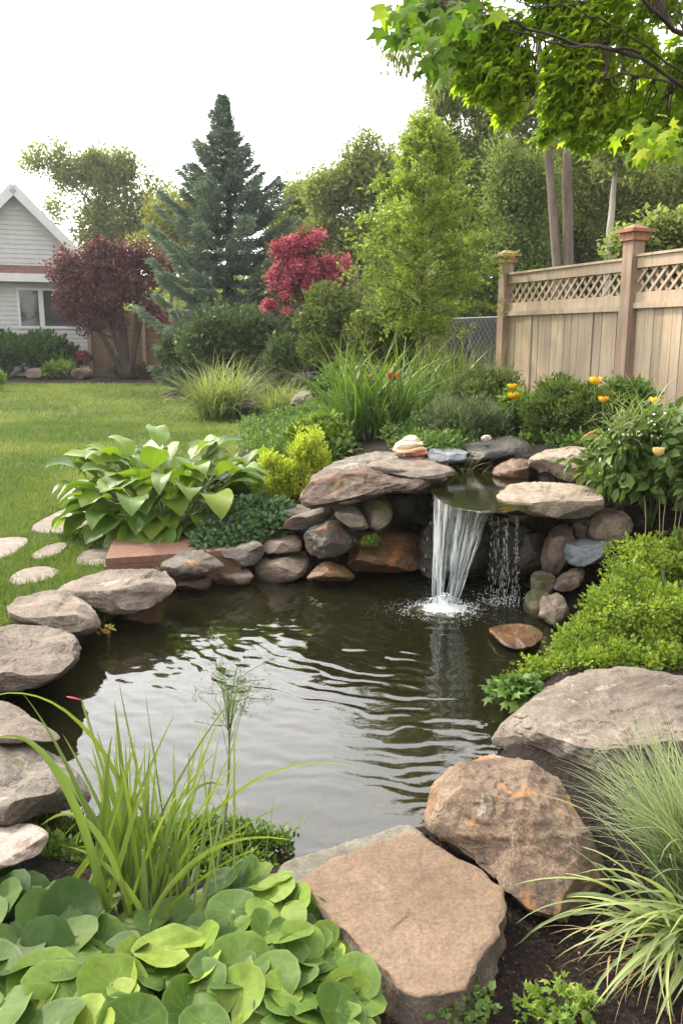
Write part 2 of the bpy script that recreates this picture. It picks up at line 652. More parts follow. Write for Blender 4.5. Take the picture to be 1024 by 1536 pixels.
def ground_base(x, y):
    z = 0.16 * sstep(14, 28, y) - 0.0 * x
    yf = np.interp(x, [-3, -1.2, -.3, .4, .95, 1.25, 1.7, 2.6], [6.6, 6.3, 5.85, 5.35, 5.05, 4.95, 4.85, 3.4])
    ww = np.interp(x, [-3, -.4, .9, 1.3, 1.8, 2.6], [2.5, 1.4, .9, .8, .9, 2.0])
    s = sstep(0, 1, (y - yf) / ww) * sstep(-2.0, .55, x + np.interp(y, [5, 7, 12], [0.0, -.15, .2]))
    far = 1 - .65 * sstep(10, 16, y)
    z = z + .15 * np.exp(-((x + .62) / .45) ** 2 - ((y - 6.05) / .36) ** 2)
    z = z + 0.66 * s * far + 0.02 * fbm(xy3(x, y, 1.3), 3, 5) * sstep(0, .3, s) + 0.012 * fbm(xy3(x, y, .9), 2, 9)
    return z


def ground_z(x, y):
    x, y = np.asarray(x, float), np.asarray(y, float)
    z = ground_base(x, y)
    near = (np.abs(x) < 4) & (y > 1) & (y < 8)
    if near.any():
        xx, yy, zz = x[near], y[near], z[near]
        d = poly_sd(xx, yy, POND)
        bank = WZ - .03 + (zz - WZ + .03) * sstep(0, .20, -d)
        deep = WZ - .03 - .62 * sstep(-.02, .7, d)
        zz = np.where(d < 0, np.minimum(zz, bank), np.minimum(zz, deep))
        q = poly_sd(xx, yy, POOL)
        zz = np.where(q > -.12, np.minimum(zz, POOL_Z - .02 - .14 * sstep(-.12, .15, q)), zz)
        z = z.copy()
        z[near] = zz
    return z


def gz(x, y):
    return float(ground_z(np.array([float(x)]), np.array([float(y)]))[0])


def on_ground(px, py):
    """where the view ray of a pixel meets the ground"""
    d = ray(px, py)
    t = np.linspace(.9, 60, 4000) / d[1]
    p = CAM + d * t[:, None]
    h = p[:, 2] - ground_z(p[:, 0], p[:, 1])
    k = int(np.argmax(h < 0))
    return p[k] if h[k] < 0 else p[-1]


def grow(a, b, step, lim, fac):
    out, s = [b], step
    while abs(out[-1]) < lim:
        s *= fac
        out.append(out[-1] + math.copysign(s, lim if b > 0 else -lim))
    return out[1:]


xs = np.array(sorted(np.concatenate([np.arange(-4, 4.01, .05), grow(0, 4, .05, 260, 1.12), [-q for q in grow(0, 4, .05, 260, 1.12)]])))
ys = np.array(sorted(np.concatenate([np.arange(0.6, 9.01, .05), grow(0, 9, .05, 400, 1.10), [.6 - (q - .6) for q in grow(0, .6, .05, 30, 1.2)]])))
gx, gy = np.meshgrid(xs, ys)
gzv = ground_z(gx.ravel(), gy.ravel())
# bed outline (everything inside is soil and plants, outside is lawn)
BED_PX = [(150, 905), (175, 850), (172, 842), (165, 800), (200, 760), (330, 725), (385, 668), (404, 640), (395, 624), (362, 616), (300, 612), (266, 604), (250, 592), (262, 578), (300, 570)]
BED = [at_z(a, b, 0.02 + .12 * (b < 600))[:2] for a, b in BED_PX]
BED = [(-3.6, 3.2), (-2.0, 3.6), (-1.75, 4.25)] + [tuple(p) for p in BED] + [(-5, 24.5), (-30, 26.5), (-30, 90), (40, 90), (40, -5), (-3.6, -5)]


def bed_sd(x, y):
    w = .18 * fbm(xy3(x, y, .9), 3, 21) * np.clip(np.asarray(y) / 8, .1, 2)
    return poly_sd(np.asarray(x) + w, np.asarray(y) + w, BED)


bsd = bed_sd(gx.ravel(), gy.ravel())
lawn = 1 - sstep(-.05, .07, bsd)
nx, ny = len(xs), len(ys)
ii, jj = np.meshgrid(np.arange(ny - 1), np.arange(nx - 1), indexing='ij')
gF = np.stack([ii * nx + jj, ii * nx + jj + 1, (ii + 1) * nx + jj + 1, (ii + 1) * nx + jj], -1).reshape(-1, 4)
pnd = sstep(-.06, .03, poly_sd(gx.ravel(), gy.ravel(), POND))

m, n, l = new_mat('ground')
tc = n.new('ShaderNodeTexCoord')
a1 = n.new('ShaderNodeAttribute')
a1.attribute_name = 'lawn'
a2 = n.new('ShaderNodeAttribute')
a2.attribute_name = 'pond'
big = noise_tex(n, l, tc.outputs['Object'], .5, 5, .6)
fin = noise_tex(n, l, tc.outputs['Object'], 60, 5, .75)
med = noise_tex(n, l, tc.outputs['Object'], 8, 5, .65)
gr = mixc(n, l, .6, ramp(n, l, big, [(.3, (.065, .10, .022)), (.55, (.09, .125, .03)), (.75, (.12, .145, .038))]), ramp(n, l, fin, [(.3, (.35, .4, .3)), (.7, (1.5, 1.5, 1.4))]), 'MULTIPLY')
vor = n.new('ShaderNodeTexVoronoi')
vor.inputs['Scale'].default_value = 95
l.new(tc.outputs['Object'], vor.inputs['Vector'])
so = ramp(n, l, fin, [(.3, (.006, .004, .0035)), (.52, (.021, .014, .011)), (.72, (.055, .036, .028))])
so = mixc(n, l, smooth_map(n, l, vor.outputs['Color'], .75, .95), so, (.075, .045, .032))
pb = mixc(n, l, .7, ramp(n, l, med, [(.3, (.02, .014, .006)), (.55, (.06, .04, .016)), (.72, (.15, .085, .03))]), ramp(n, l, fin, [(.3, (.5, .5, .5)), (.7, (1.3, 1.3, 1.3))]), 'MULTIPLY')
c = mixc(n, l, a1.outputs['Fac'], so, gr)
c = mixc(n, l, a2.outputs['Fac'], c, pb)
hgt = math_n(n, l, 'ADD', fin, math_n(n, l, 'MULTIPLY', vor.outputs['Distance'], .6))
finish(n, l, c, .92, hgt, .2, .9, .03)
GROUND = obj('ground', np.stack([gx.ravel(), gy.ravel(), gzv], -1), gF, m, attr={'lawn': lawn, 'pond': pnd}, smooth=True, base=(0, 0, 0))
tag(GROUND, kind='structure')

# ------------------------------------------------------------------ pond water: a real rippled surface
IMP = at_z(668, 918, WZ)[:2]          # where the waterfall lands
wx, wy = np.meshgrid(np.arange(-2.4, 1.75, .0125), np.arange(2.0, 6.1, .0125))
X, Y = wx.ravel(), wy.ravel()
dx, dy = X - IMP[0], Y - IMP[1]
rr = np.hypot(dx, dy)
P3 = xy3(X, Y)
warp = .10 * fbm(P3 * 2.1, 3, 31) + .040 * fbm(P3 * 6.5, 2, 37)
r2 = np.hypot(dx, dy * 1.06) + warp
amp = .0036 * np.exp(-rr / 1.35) + .0006 * np.exp(-rr / 3.4)
h = amp * np.sin(2 * np.pi * r2 / .118) * (.55 + .6 * fbm(P3 * 3.0, 2, 41))
h += .45 * amp * np.sin(2 * np.pi * (r2 + .5 * warp) / .068 + 1.3) * (.5 + .8 * fbm(P3 * 4.0, 2, 43))
h += .0030 * fbm(np.stack([X * 3.0, Y * 7.2, 0 * X], -1), 3, 51) * (.35 + .65 * np.exp(-rr / 2.0))
h += .0015 * fbm(np.stack([X * 8, Y * 14, 0 * X], -1), 2, 57) * (.45 + np.exp(-rr / 1.6))
near = np.exp(-(rr / .30) ** 2)
h += near * (.010 * fbm(P3 * 22, 3, 61) + .012)
sdw = poly_sd(X, Y, POND)
wV = np.stack([X, Y, WZ + h], -1)
cx_, cy_ = wx.shape[1], wx.shape[0]
ii, jj = np.meshgrid(np.arange(cy_ - 1), np.arange(cx_ - 1), indexing='ij')
wF = np.stack([ii * cx_ + jj, ii * cx_ + jj + 1, (ii + 1) * cx_ + jj + 1, (ii + 1) * cx_ + jj], -1).reshape(-1, 4)
wF = wF[(sdw[wF] > -.14).all(1)]
used = np.unique(wF)
rem = np.zeros(len(wV), np.int64)
rem[used] = np.arange(len(used))


def water_mat(name, tint, ior=1.40, bscale=38, bstr=.035):
    m, n, l = new_mat(name)
    tc = n.new('ShaderNodeTexCoord')
    no = noise_tex(n, l, tc.outputs['Object'], bscale, 3, .55)
    b = n.new('ShaderNodeBump')
    b.inputs['Strength'].default_value = bstr
    b.inputs['Distance'].default_value = .01
    l.new(no, b.inputs['Height'])
    fr = n.new('ShaderNodeFresnel')
    fr.inputs['IOR'].default_value = ior
    l.new(b.outputs[0], fr.inputs['Normal'])
    gl = n.new('ShaderNodeBsdfGlossy')
    gl.inputs['Roughness'].default_value = .02
    gl.inputs['Color'].default_value = (1, 1, 1, 1)
    l.new(b.outputs[0], gl.inputs['Normal'])
    tr = n.new('ShaderNodeBsdfTransparent')
    tr.inputs['Color'].default_value = (*tint, 1)
    df = n.new('ShaderNodeBsdfDiffuse')
    df.inputs['Color'].default_value = (.066, .066, .028, 1)
    m0 = n.new('ShaderNodeMixShader')
    m0.inputs[0].default_value = .12
    l.new(tr.outputs[0], m0.inputs[1])
    l.new(df.outputs[0], m0.inputs[2])
    mx = n.new('ShaderNodeMixShader')
    l.new(fr.outputs[0], mx.inputs[0])
    l.new(m0.outputs[0], mx.inputs[1])
    l.new(gl.outputs[0], mx.inputs[2])
    o = n.new('ShaderNodeOutputMaterial')
    l.new(mx.outputs[0], o.inputs[0])
    return m


M_WATER = water_mat('pond_water', (.60, .57, .36), 1.50)
tag(obj('pond_water', wV[used], rem[wF], M_WATER, smooth=True), kind='structure')

# small pool above the fall
q = np.asarray(POOL)
pc = q.mean(0)
rings = [pc + (q - pc) * f for f in (.25, .5, .75, .97, 1.06)]
pV = np.concatenate([[pc]] + rings)
pz = np.full(len(pV), POOL_Z) + .0015 * fbm(xy3(pV[:, 0], pV[:, 1], 14), 2, 3)
k = len(q)
i = np.arange(k)
pF3 = np.stack([np.zeros(k, int), 1 + i, 1 + (i + 1) % k], -1)
pF4 = np.concatenate([np.stack([1 + s * k + i, 1 + (s + 1) * k + i, 1 + (s + 1) * k + (i + 1) % k, 1 + s * k + (i + 1) % k], -1) for s in range(4)])
tag(obj('pool_water', np.column_stack([pV, pz]), [pF3, pF4], water_mat('pool_water', (.45, .42, .25), 1.36, 22, .1), smooth=True), kind='structure')

# ------------------------------------------------------------------ lawn grass (nobody could count it)
STEPS = [np.array([at_z(a, b, .015)[:2] for a, b in p]) for p in STEP_PX]


def lawn_pts(x0, x1, y0, y1, dens, fr=True):
    n = int((x1 - x0) * (y1 - y0) * dens)
    x, y = R.uniform(x0, x1, n), R.uniform(y0, y1, n)
    ok = np.abs(x) < y * .46 + .35 if fr else np.ones(n, bool)
    x, y = x[ok], y[ok]
    ok = bed_sd(x, y) < -.0 + .03 * R.normal(size=len(x))
    for s in STEPS:
        ok &= poly_sd(x, y, s) < .016 * R.normal(size=len(x)) + .006
    x, y = x[ok], y[ok]
    return np.stack([x, y, ground_z(x, y) - .004], -1)


gp = [(lawn_pts(-3.4, -1.2, 3.4, 6, 5200), .055, .0065, 4), (lawn_pts(-5, -.6, 6, 9.5, 2600), .055, .009, 3), (lawn_pts(-8, 0, 9.5, 15, 900), .06, .014, 3),
      (lawn_pts(-13, 0, 15, 27, 260), .065, .026, 3)]
vs, fs, vv, off = [], [], [], 0
for P, L, Wd, k in gp:
    nn = len(P)
    patch = fbm(xy3(P[:, 0], P[:, 1], .8), 3, 77) * .5 + .5
    V, F, A = blades(P, R.random(nn) * 6.28, L * (.5 + R.random(nn)), Wd, R.random(nn) * .5, R.random(nn) * 1.0, k, 2, v=np.clip(1.15 * (patch - .5) + .42 + .42 * (R.random(nn) - .5), 0, 1))
    vs.append(V)
    fs.append(F[0] + off)
    vv.append(A['v'])
    off += len(V)
M_LAWN = leaf_mat('lawn_grass', [(.1, (.078, .128, .026)), (.5, (.138, .192, .041)), (.9, (.235, .262, .074))], .35, .6, .2)
tag(obj('lawn_grass', np.concatenate(vs), np.concatenate(fs), M_LAWN, attr=np.concatenate(vv), base=(0, 0, 0)), 'short mown lawn grass of fresh green blades', 'grass', kind='stuff')

# dark bark mulch chips in the near bed
n_c = 4200
x, y = R.uniform(-.1, 1.4, n_c), R.uniform(1.2, 2.6, n_c)
P = np.stack([x, y, ground_z(x, y) + .006], -1)
V, F, v = leaf_mesh(P, rdir(n_c) * [1, 1, .35], rdir(n_c) + [0, 0, .8], R.uniform(.006, .022, n_c), R.uniform(.004, .010, n_c), 'dia')
m, n, l = new_mat('mulch_chips')
a = n.new('ShaderNodeAttribute')
a.attribute_name = 'v'
finish(n, l, ramp(n, l, a.outputs['Fac'], [(0, (.008, .005, .004)), (.7, (.035, .022, .016)), (.93, (.07, .045, .03)), (.97, (.22, .07, .03)), (.99, (.4, .36, .33))]), .8)
tag(obj('mulch', V, F, m, attr=v, base=(0, 0, 0)), 'dark bark mulch of small broken chips', 'mulch', kind='stuff')
# ------------------------------------------------------------------ wooden fence
M_WOOD = None


def wood_mat(name, a, b, gloss=.75):
    m, n, l = new_mat(name)
    tc = n.new('ShaderNodeTexCoord')
    at = n.new('ShaderNodeAttribute')
    at.attribute_name = 'v'
    mp = n.new('ShaderNodeMapping')
    mp.inputs['Scale'].default_value = (1, 1, .09)
    l.new(tc.outputs['Object'], mp.inputs[0])
    cmb = n.new('ShaderNodeCombineXYZ')
    l.new(math_n(n, l, 'MULTIPLY', at.outputs['Fac'], 9), cmb.inputs[2])
    va = n.new('ShaderNodeVectorMath')
    l.new(mp.outputs[0], va.inputs[0])
    l.new(cmb.outputs[0], va.inputs[1])
    gn = noise_tex(n, l, va.outputs[0], 26, 6, .62, .6)
    kn = noise_tex(n, l, tc.outputs['Object'], 2.6, 3, .5)
    c = ramp(n, l, gn, [(.3, a), (.7, b)])
    c = mixc(n, l, .55, c, ramp(n, l, at.outputs['Fac'], [(0, (.72, .70, .68)), (.5, (1, 1, 1)), (1, (1.18, 1.14, 1.05))]), 'MULTIPLY')
    c = mixc(n, l, .5, c, ramp(n, l, kn, [(.35, (.75, .72, .7)), (.6, (1.05, 1.05, 1.05))]), 'MULTIPLY')
    kp = n.new('ShaderNodeMapping')
    kp.inputs['Scale'].default_value = (3.2, 3.2, 1.6)
    l.new(tc.outputs['Object'], kp.inputs[0])
    vo = n.new('ShaderNodeTexVoronoi')
    vo.inputs['Scale'].default_value = 1.0
    l.new(kp.outputs[0], vo.inputs['Vector'])
    c = mixc(n, l, math_n(n, l, 'MULTIPLY', smooth_map(n, l, vo.outputs['Distance'], .085, .045), .6), c, (.13, .085, .055))
    st = n.new('ShaderNodeMapping')
    st.inputs['Scale'].default_value = (14, 14, .7)
    l.new(tc.outputs['Object'], st.inputs[0])
    sn = noise_tex(n, l, st.outputs[0], 1.0, 4, .6)
    c = mixc(n, l, .6, c, ramp(n, l, sn, [(.33, (.66, .66, .67)), (.6, (1.06, 1.05, 1.03))]), 'MULTIPLY')
    finish(n, l, c, gloss, gn, .25, .25, .006)
    return m


M_WOOD = wood_mat('weathered_cedar', (.33, .26, .185), (.46, .375, .28))
M_RAIL = wood_mat('cedar_rail', (.37, .285, .205), (.50, .40, .30))
M_POST = wood_mat('cedar_post', (.25, .17, .125), (.37, .275, .205))
M_CAP = wood_mat('cedar_cap', (.25, .12, .075), (.36, .19, .12))

FA = np.array([1.92, 10.0, -.19])
FB = np.array([2.70, 8.0, -.19])
fu = nrm(FB - FA)
fl = np.linalg.norm(FB - FA)
fn = np.array([-fu[1], fu[0], 0]) * (1 if -fu[1] < 0 else -1)     # towards the garden
fence = thing('wooden_fence', 'tall tan wooden board fence with a lattice strip along its top', 'fence', (FA[0], FA[1], .5))
FR = (FA, fu, fn, np.array([0, 0, 1.0]))
NP = 4
for k in range(NP):
    s = k * fl
    ph = 2.55 if k else 2.52
    w = .135 if k else .125
    mb = MB().box((s, .02, (ph + .35) / 2), (w, w, ph - .35), fr=FR)
    po = mb.build('fence_post', M_POST, fence)
    cp = MB().box((s, .02, ph + .035), (w + .05, w + .05, .07), fr=FR).box((s, .02, ph + .085), (w + .12, w + .12, .03), fr=FR).box((s, .02, ph + .12), (w + .06, w + .06, .04), fr=FR, taper=.3)
    cp.build('post_cap', M_CAP, po)
for k in range(NP - 1):
    s0, s1 = k * fl + .07, (k + 1) * fl - .07
    up = .02 * k
    mb = MB()
    nb = 17
    bw = (s1 - s0) / nb
    for b in range(nb):
        mb.box((s0 + (b + .5) * bw, -.012 + R.normal(0, .004), 1.13 + up), (bw - .007, .022, 1.60), fr=FR)
    mb.build('board_panel', M_WOOD, fence)
    mb = MB().box(((s0 + s1) / 2, 0, 2.005 + up), (s1 - s0, .05, .13), fr=FR).box(((s0 + s1) / 2, .03, 1.95 + up), (s1 - s0, .03, .05), fr=FR)
    mb.build('rail', M_RAIL, fence)
    MB().box(((s0 + s1) / 2, 0, 2.335 + up), (s1 - s0, .06, .10), fr=FR).box(((s0 + s1) / 2, 0, 2.395 + up), (s1 - s0, .10, .022), fr=FR).build('rail', M_RAIL, fence)
    z0, z1 = 2.072 + up, 2.283 + up
    hz = z1 - z0
    lat = MB()
    st = .125
    for q, dy in ((1, .008), (-1, -.008)):
        b0 = s0 - hz
        while b0 < s1:
            # slat from (b0,z0) to (b0+hz,z1), mirrored for q=-1, clipped to the frame
            pa, pb_ = b0, b0 + hz
            ta = max(0, (s0 - pa) / hz)
            tb = min(1, (s1 - pa) / hz)
            if tb - ta > .05:
                a0 = np.array([pa + ta * hz, 0, z0 + ta * hz if q > 0 else z1 - ta * hz])
                a1_ = np.array([pa + tb * hz, 0, z0 + tb * hz if q > 0 else z1 - tb * hz])
                d = nrm(a1_ - a0)
                nn = np.array([-d[2], 0, d[0]]) * .0125
                q8 = [a0 - nn, a0 + nn, a1_ + nn, a1_ - nn]
                pp = [FR[0] + fu * p[0] + fn * (dy - .005) + np.array([0, 0, p[2]]) for p in q8]
                lat.prism(pp, fn * .010)
            b0 += st
    lat.build('lattice_panel', M_RAIL, fence)

# black mesh fence beyond the end of the wooden fence
wf = thing('wire_fence', 'black mesh fence panel with pale wires at the end of the wooden fence', 'fence', (1.5, 10.4, .4))
A0, A1 = at_y(752, 470, 10.15), at_y(672, 470, 11.3)
A0[2] = A1[2] = 0
u = A1 - A0
Lw = np.linalg.norm(u[:2])
u = u / Lw
z0, z1 = .25, 1.72
fr = (A0, u, np.array([-u[1], u[0], 0]), np.array([0, 0, 1.0]))
MB().box((Lw / 2, .02, (z0 + z1) / 2), (Lw, .012, z1 - z0), fr=fr).build('shade_cloth', plain_mat('black_cloth', (.012, .013, .015), .8), wf)
wm = MB()
sgn = 1 if ((-u[1]) * 0 + u[0] * (-1)) > 0 else -1
pit = .10
for q in (1, -1):
    b0 = -(z1 - z0)
    while b0 < Lw:
        ta = max(0, -b0 / (z1 - z0))
        tb = min(1, (Lw - b0) / (z1 - z0))
        if tb - ta > .02:
            t = np.linspace(ta, tb, 2)
            sx = b0 + t * (z1 - z0)
            zz = z0 + t * (z1 - z0) if q > 0 else z1 - t * (z1 - z0)
            wm.tube(fr[0] + sx[:, None] * u + np.array([0, 0, 1.0]) * zz[:, None] + fr[2] * (sgn * .03 + .02), .0015, 4, cap=False)
        b0 += pit
wm.build('wire_mesh', plain_mat('galvanised_wire', (.20, .205, .21), .6), wf)
MB().tube([A0 + [0, 0, z1], A1 + [0, 0, z1]], .02, 6).build('top_rail', plain_mat('black_tube', (.03, .03, .035), .5), wf)
MB().tube([A1 + [0, 0, -.1], A1 + [0, 0, z1 + .02]], .024, 6).build('fence_post', plain_mat('grey_tube', (.22, .22, .22), .5), wf)

# ------------------------------------------------------------------ house at the end of the lawn
HY = 30.0
hp = lambda px, py: at_y(px, py, HY)
M_SIDING = None
m, n, l = new_mat('lap_siding')
tc = n.new('ShaderNodeTexCoord')
no = noise_tex(n, l, tc.outputs['Object'], 3, 4)
finish(n, l, ramp(n, l, no, [(.3, (.46, .46, .475)), (.7, (.54, .54, .55))]), .6, None, .3)
M_SIDING = m
M_WHITE = plain_mat('white_trim', (.60, .61, .63), .5, .06, 5)
M_ROOF = plain_mat('brown_shingles', (.16, .085, .07), .9, .35, 9, .4)
M_GLASS = new_mat('window_glass')
_m, _n, _l = M_GLASS
finish(_n, _l, (.05, .06, .065), .03, None, .9)
M_GLASS = _m
xl, xr = hp(-420, 500)[0], hp(134, 500)[0]
pk = hp(20, 283)
er = hp(120, 384)
zc = hp(60, 418)[2]
house = thing('house', 'pale grey house with a gable, lap siding and a brown roof band', 'house', (hp(60, 500)[0], HY, 0))
# siding courses: lower wall then gable, each course a tilted board, cut by the roof line and the window
wx0, wx1 = hp(30, 460)[0], hp(122, 460)[0]
wz0, wz1 = hp(60, 491)[2], hp(60, 434)[2]


def course(mb, x0, x1, x0t, x1t, za, zb):
    mb.add([[x0, HY - .025, za], [x1, HY - .025, za], [x1t, HY - .004, zb], [x0t, HY - .004, zb], [x0, HY + .05, za], [x1, HY + .05, za]],
           [np.array([[0, 1, 2, 3], [4, 5, 1, 0]])])


mb = MB()
ch = .155
z = -.1
while z < zc:
    zb = min(z + ch, zc)
    if zb > wz0 - .02 and z < wz1 + .02:
        course(mb, xl, wx0, xl, wx0, z, zb)
        course(mb, wx1, xr, wx1, xr, z, zb)
    else:
        course(mb, xl, xr, xl, xr, z, zb)
    z = zb
mb.box(((xl + xr) / 2, HY + 4.1, zc / 2), (xr - xl, 8.0, zc - .02))
mb.box((wx0 - .0, HY + .045, (wz0 + wz1) / 2), (.02, .1, wz1 - wz0)).box((wx1, HY + .045, (wz0 + wz1) / 2), (.02, .1, wz1 - wz0))
mb.build('wall', M_SIDING, house)
sl = (pk[2] - er[2]) / (er[0] - pk[0])
gb = hp(60, 402)[2]
mb = MB()
z = gb
top = pk[2] - .25
half = lambda zz: (top - zz) / sl
while z < top - .05:
    zb = min(z + ch, top)
    course(mb, max(pk[0] - half(z), xl - 5), pk[0] + half(z), pk[0] - half(zb), pk[0] + half(zb), z, zb)
    z = zb
mb.prism([[pk[0] - half(gb), HY + .06, gb], [pk[0] + half(gb), HY + .06, gb], [pk[0], HY + .06, top]], (0, 8, 0))
mb.build('gable', M_SIDING, house)
# roof slabs and white rake boards
roof = MB()
rake = MB()
for sg in (1, -1):
    e = np.array([pk[0] + sg * (er[0] - pk[0]) * 1.12, 0, pk[2] - (pk[2] - er[2]) * 1.12])
    p = np.array([pk[0], 0, pk[2]])
    d = nrm(e - p)
    nn = np.array([-d[2] * sg, 0, d[0] * sg])
    nn = nn if nn[2] > 0 else -nn
    a_ = [p + [0, HY - .45, 0], e + [0, HY - .45, 0]]
    roof.prism([a_[0] + [0, .075, 0], a_[1] + [0, .075, 0], a_[1] + nn * .07 + [0, .075, 0], a_[0] + nn * .07 + np.array([0, .075, .03])], (0, 9, 0))
    b_ = [q - nn * .003 + [0, .02, 0] for q in a_]
    rake.prism([b_[0] + nn * .085 + np.array([0, 0, .035]), b_[1] + nn * .085, b_[1] - nn * .17, b_[0] - nn * .17 - np.array([0, 0, .05])], (0, .05, 0))
    rake.prism([b_[0] - nn * .175 + [0, .05, 0], b_[1] - nn * .175 + [0, .05, 0], b_[1] - nn * .20 + [0, .05, 0], b_[0] - nn * .20 + [0, .05, 0]], (0, .38, 0))
rf = roof.build('roof', M_ROOF, house)
rake.build('rake_board', M_WHITE, rf)
# brown shingled skirt roof over a white eave
za, zb = hp(60, 412)[2], hp(60, 401)[2]
xr2 = hp(112, 410)[0]
MB().prism([[xl, HY - .50, za], [xl, HY - .03, zb + .05], [xl, HY - .03, za - .02]], (xr2 - xl, 0, 0)).build('skirt_roof', M_ROOF, house)
zd = hp(60, 424)[2]
MB().box(((xl + xr2) / 2, HY - .28, (za + zd) / 2 - .004), (xr2 - xl - .05, .5, za - zd)).build('eave', M_WHITE, house)
win = MB()
zm = (wz0 + wz1) / 2
xm = hp(62, 460)[0]
for xx, ww in ((wx0, .09), (xm, .16), (wx1, .09)):
    win.box((xx, HY - .03, zm), (ww, .08, wz1 - wz0 + .1))
for zz in (wz0, wz1):
    win.box(((wx0 + wx1) / 2, HY - .028, zz), (wx1 - wx0 - .01, .07, .09))
wo = win.build('window', M_WHITE, house)
MB().box((((wx0 + xm) / 2), HY + .02, zm), (xm - wx0 - .1, .02, wz1 - wz0 - .05)).build('pane', M_GLASS, wo)
MB().box((((wx1 + xm) / 2), HY + .02, zm), (wx1 - xm - .1, .02, wz1 - wz0 - .05)).build('pane', M_GLASS, wo)

house.rotation_euler = (0, 0, rad(24))

# brown board fence behind the purple tree
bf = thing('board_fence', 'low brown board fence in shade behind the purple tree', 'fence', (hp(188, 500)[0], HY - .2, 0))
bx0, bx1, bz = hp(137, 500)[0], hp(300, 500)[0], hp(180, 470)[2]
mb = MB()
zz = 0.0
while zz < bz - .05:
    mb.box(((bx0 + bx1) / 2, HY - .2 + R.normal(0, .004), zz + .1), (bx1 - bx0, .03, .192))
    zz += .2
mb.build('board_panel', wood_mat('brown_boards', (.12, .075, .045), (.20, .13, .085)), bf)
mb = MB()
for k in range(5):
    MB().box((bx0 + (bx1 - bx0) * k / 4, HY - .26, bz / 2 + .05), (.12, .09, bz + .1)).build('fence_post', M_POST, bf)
# ------------------------------------------------------------------ stones
M_GRANITE = rock_mat('granite', (.082, .063, .05), (.16, .129, .105), (.23, .192, .158), .5, .88, .10)
M_TAN = rock_mat('tan_stone', (.16, .12, .092), (.25, .20, .155), (.32, .265, .21), .5, .9, .05, rust=.12)
M_RUSTY = rock_mat('rusty_stone', (.085, .058, .040), (.16, .112, .078), (.24, .18, .132), .55, .88, .10, rust=.50, rustc=(.28, .13, .05))
M_GREY = rock_mat('grey_stone', (.075, .062, .05), (.145, .127, .106), (.235, .212, .182), .55, .85, .14, .06, rust=.12)
M_BLUE = rock_mat('blue_grey_stone', (.10, .115, .135), (.17, .19, .215), (.26, .28, .30), .35, .8, .05)
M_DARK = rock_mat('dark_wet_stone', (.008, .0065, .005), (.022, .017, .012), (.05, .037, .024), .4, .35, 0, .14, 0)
M_WETRED = rock_mat('wet_red_stone', (.05, .026, .014), (.12, .062, .03), (.18, .11, .06), .4, .42, 0, .10, .12)
M_REDDISH = rock_mat('reddish_stone', (.10, .065, .05), (.17, .125, .10), (.26, .21, .17), .45, .75, .08, .05, .1)
M_CREAM = rock_mat('cream_stone', (.26, .225, .17), (.36, .32, .26), (.44, .40, .34), .3, .85, .1)
M_MOSSY = rock_mat('mossy_stone', (.08, .07, .05), (.16, .14, .10), (.24, .22, .17), .4, .85, .05, .42)
M_LEDGE = rock_mat('ledge_stone', (.07, .045, .032), (.15, .105, .08), (.24, .20, .165), .55, .85, .08, .08, .34, sc=.9, rustc=(.13, .055, .025))
M_FLAG = rock_mat('tan_flagstone', (.145, .096, .063), (.18, .122, .082), (.215, .152, .106), .32, .92, .05, 0, .0, .45, .8, midk=.28)
M_FLAGE = rock_mat('grey_flagstone', (.12, .108, .085), (.17, .155, .122), (.215, .195, .155), .35, .9, .05)
M_PALE = rock_mat('pale_paver', (.15, .122, .105), (.21, .178, .155), (.27, .235, .21), .35, .9, .12, 0, 0, .4, midk=.45)
M_PINK = rock_mat('pinkish_stone', (.28, .215, .19), (.36, .30, .265), (.43, .37, .335), .35, .9, .1)


def cubesphere(res):
    g = np.tan(np.linspace(-1, 1, res + 1) * np.pi / 4)
    a, b = np.meshgrid(g, g, indexing='ij')
    o = np.ones_like(a)
    V, F, off = [], [], 0
    for f in range(6):
        s = 1 if f % 2 == 0 else -1
        c = [None, None, None]
        ax = f // 2
        c[ax] = o * s
        c[(ax + 1) % 3] = a * s
        c[(ax + 2) % 3] = b
        V.append(np.stack(c, -1).reshape(-1, 3))
        i, j = np.meshgrid(np.arange(res), np.arange(res), indexing='ij')
        r1 = res + 1
        F.append(np.stack([i * r1 + j, (i + 1) * r1 + j, (i + 1) * r1 + j + 1, i * r1 + j + 1], -1).reshape(-1, 4) + off)
        off += r1 * r1
    V = nrm(np.concatenate(V))
    F = np.concatenate(F)
    key = np.round(V * 1e5).astype(np.int64)
    _, first, inv = np.unique(key, axis=0, return_index=True, return_inverse=True)
    return V[first], inv.reshape(-1)[F]


CS = {r: cubesphere(r) for r in (10, 22, 40, 80, 120)}


def radial(poly, th):
    """distance from the origin to the outline in each direction"""
    P = np.asarray(poly, float)
    out = np.zeros_like(th)
    dx, dy = np.cos(th), np.sin(th)
    for i in range(len(P)):
        a, b = P[i], P[(i + 1) % len(P)]
        e = b - a
        den = dx * e[1] - dy * e[0]
        den = np.where(np.abs(den) < 1e-12, 1e-12, den)
        t = (a[0] * e[1] - a[1] * e[0]) / den
        s = (a[0] * dy - a[1] * dx) / den
        out = np.maximum(out, np.where((t > 0) & (s >= -1e-6) & (s <= 1 + 1e-6), t, 0))
    return out


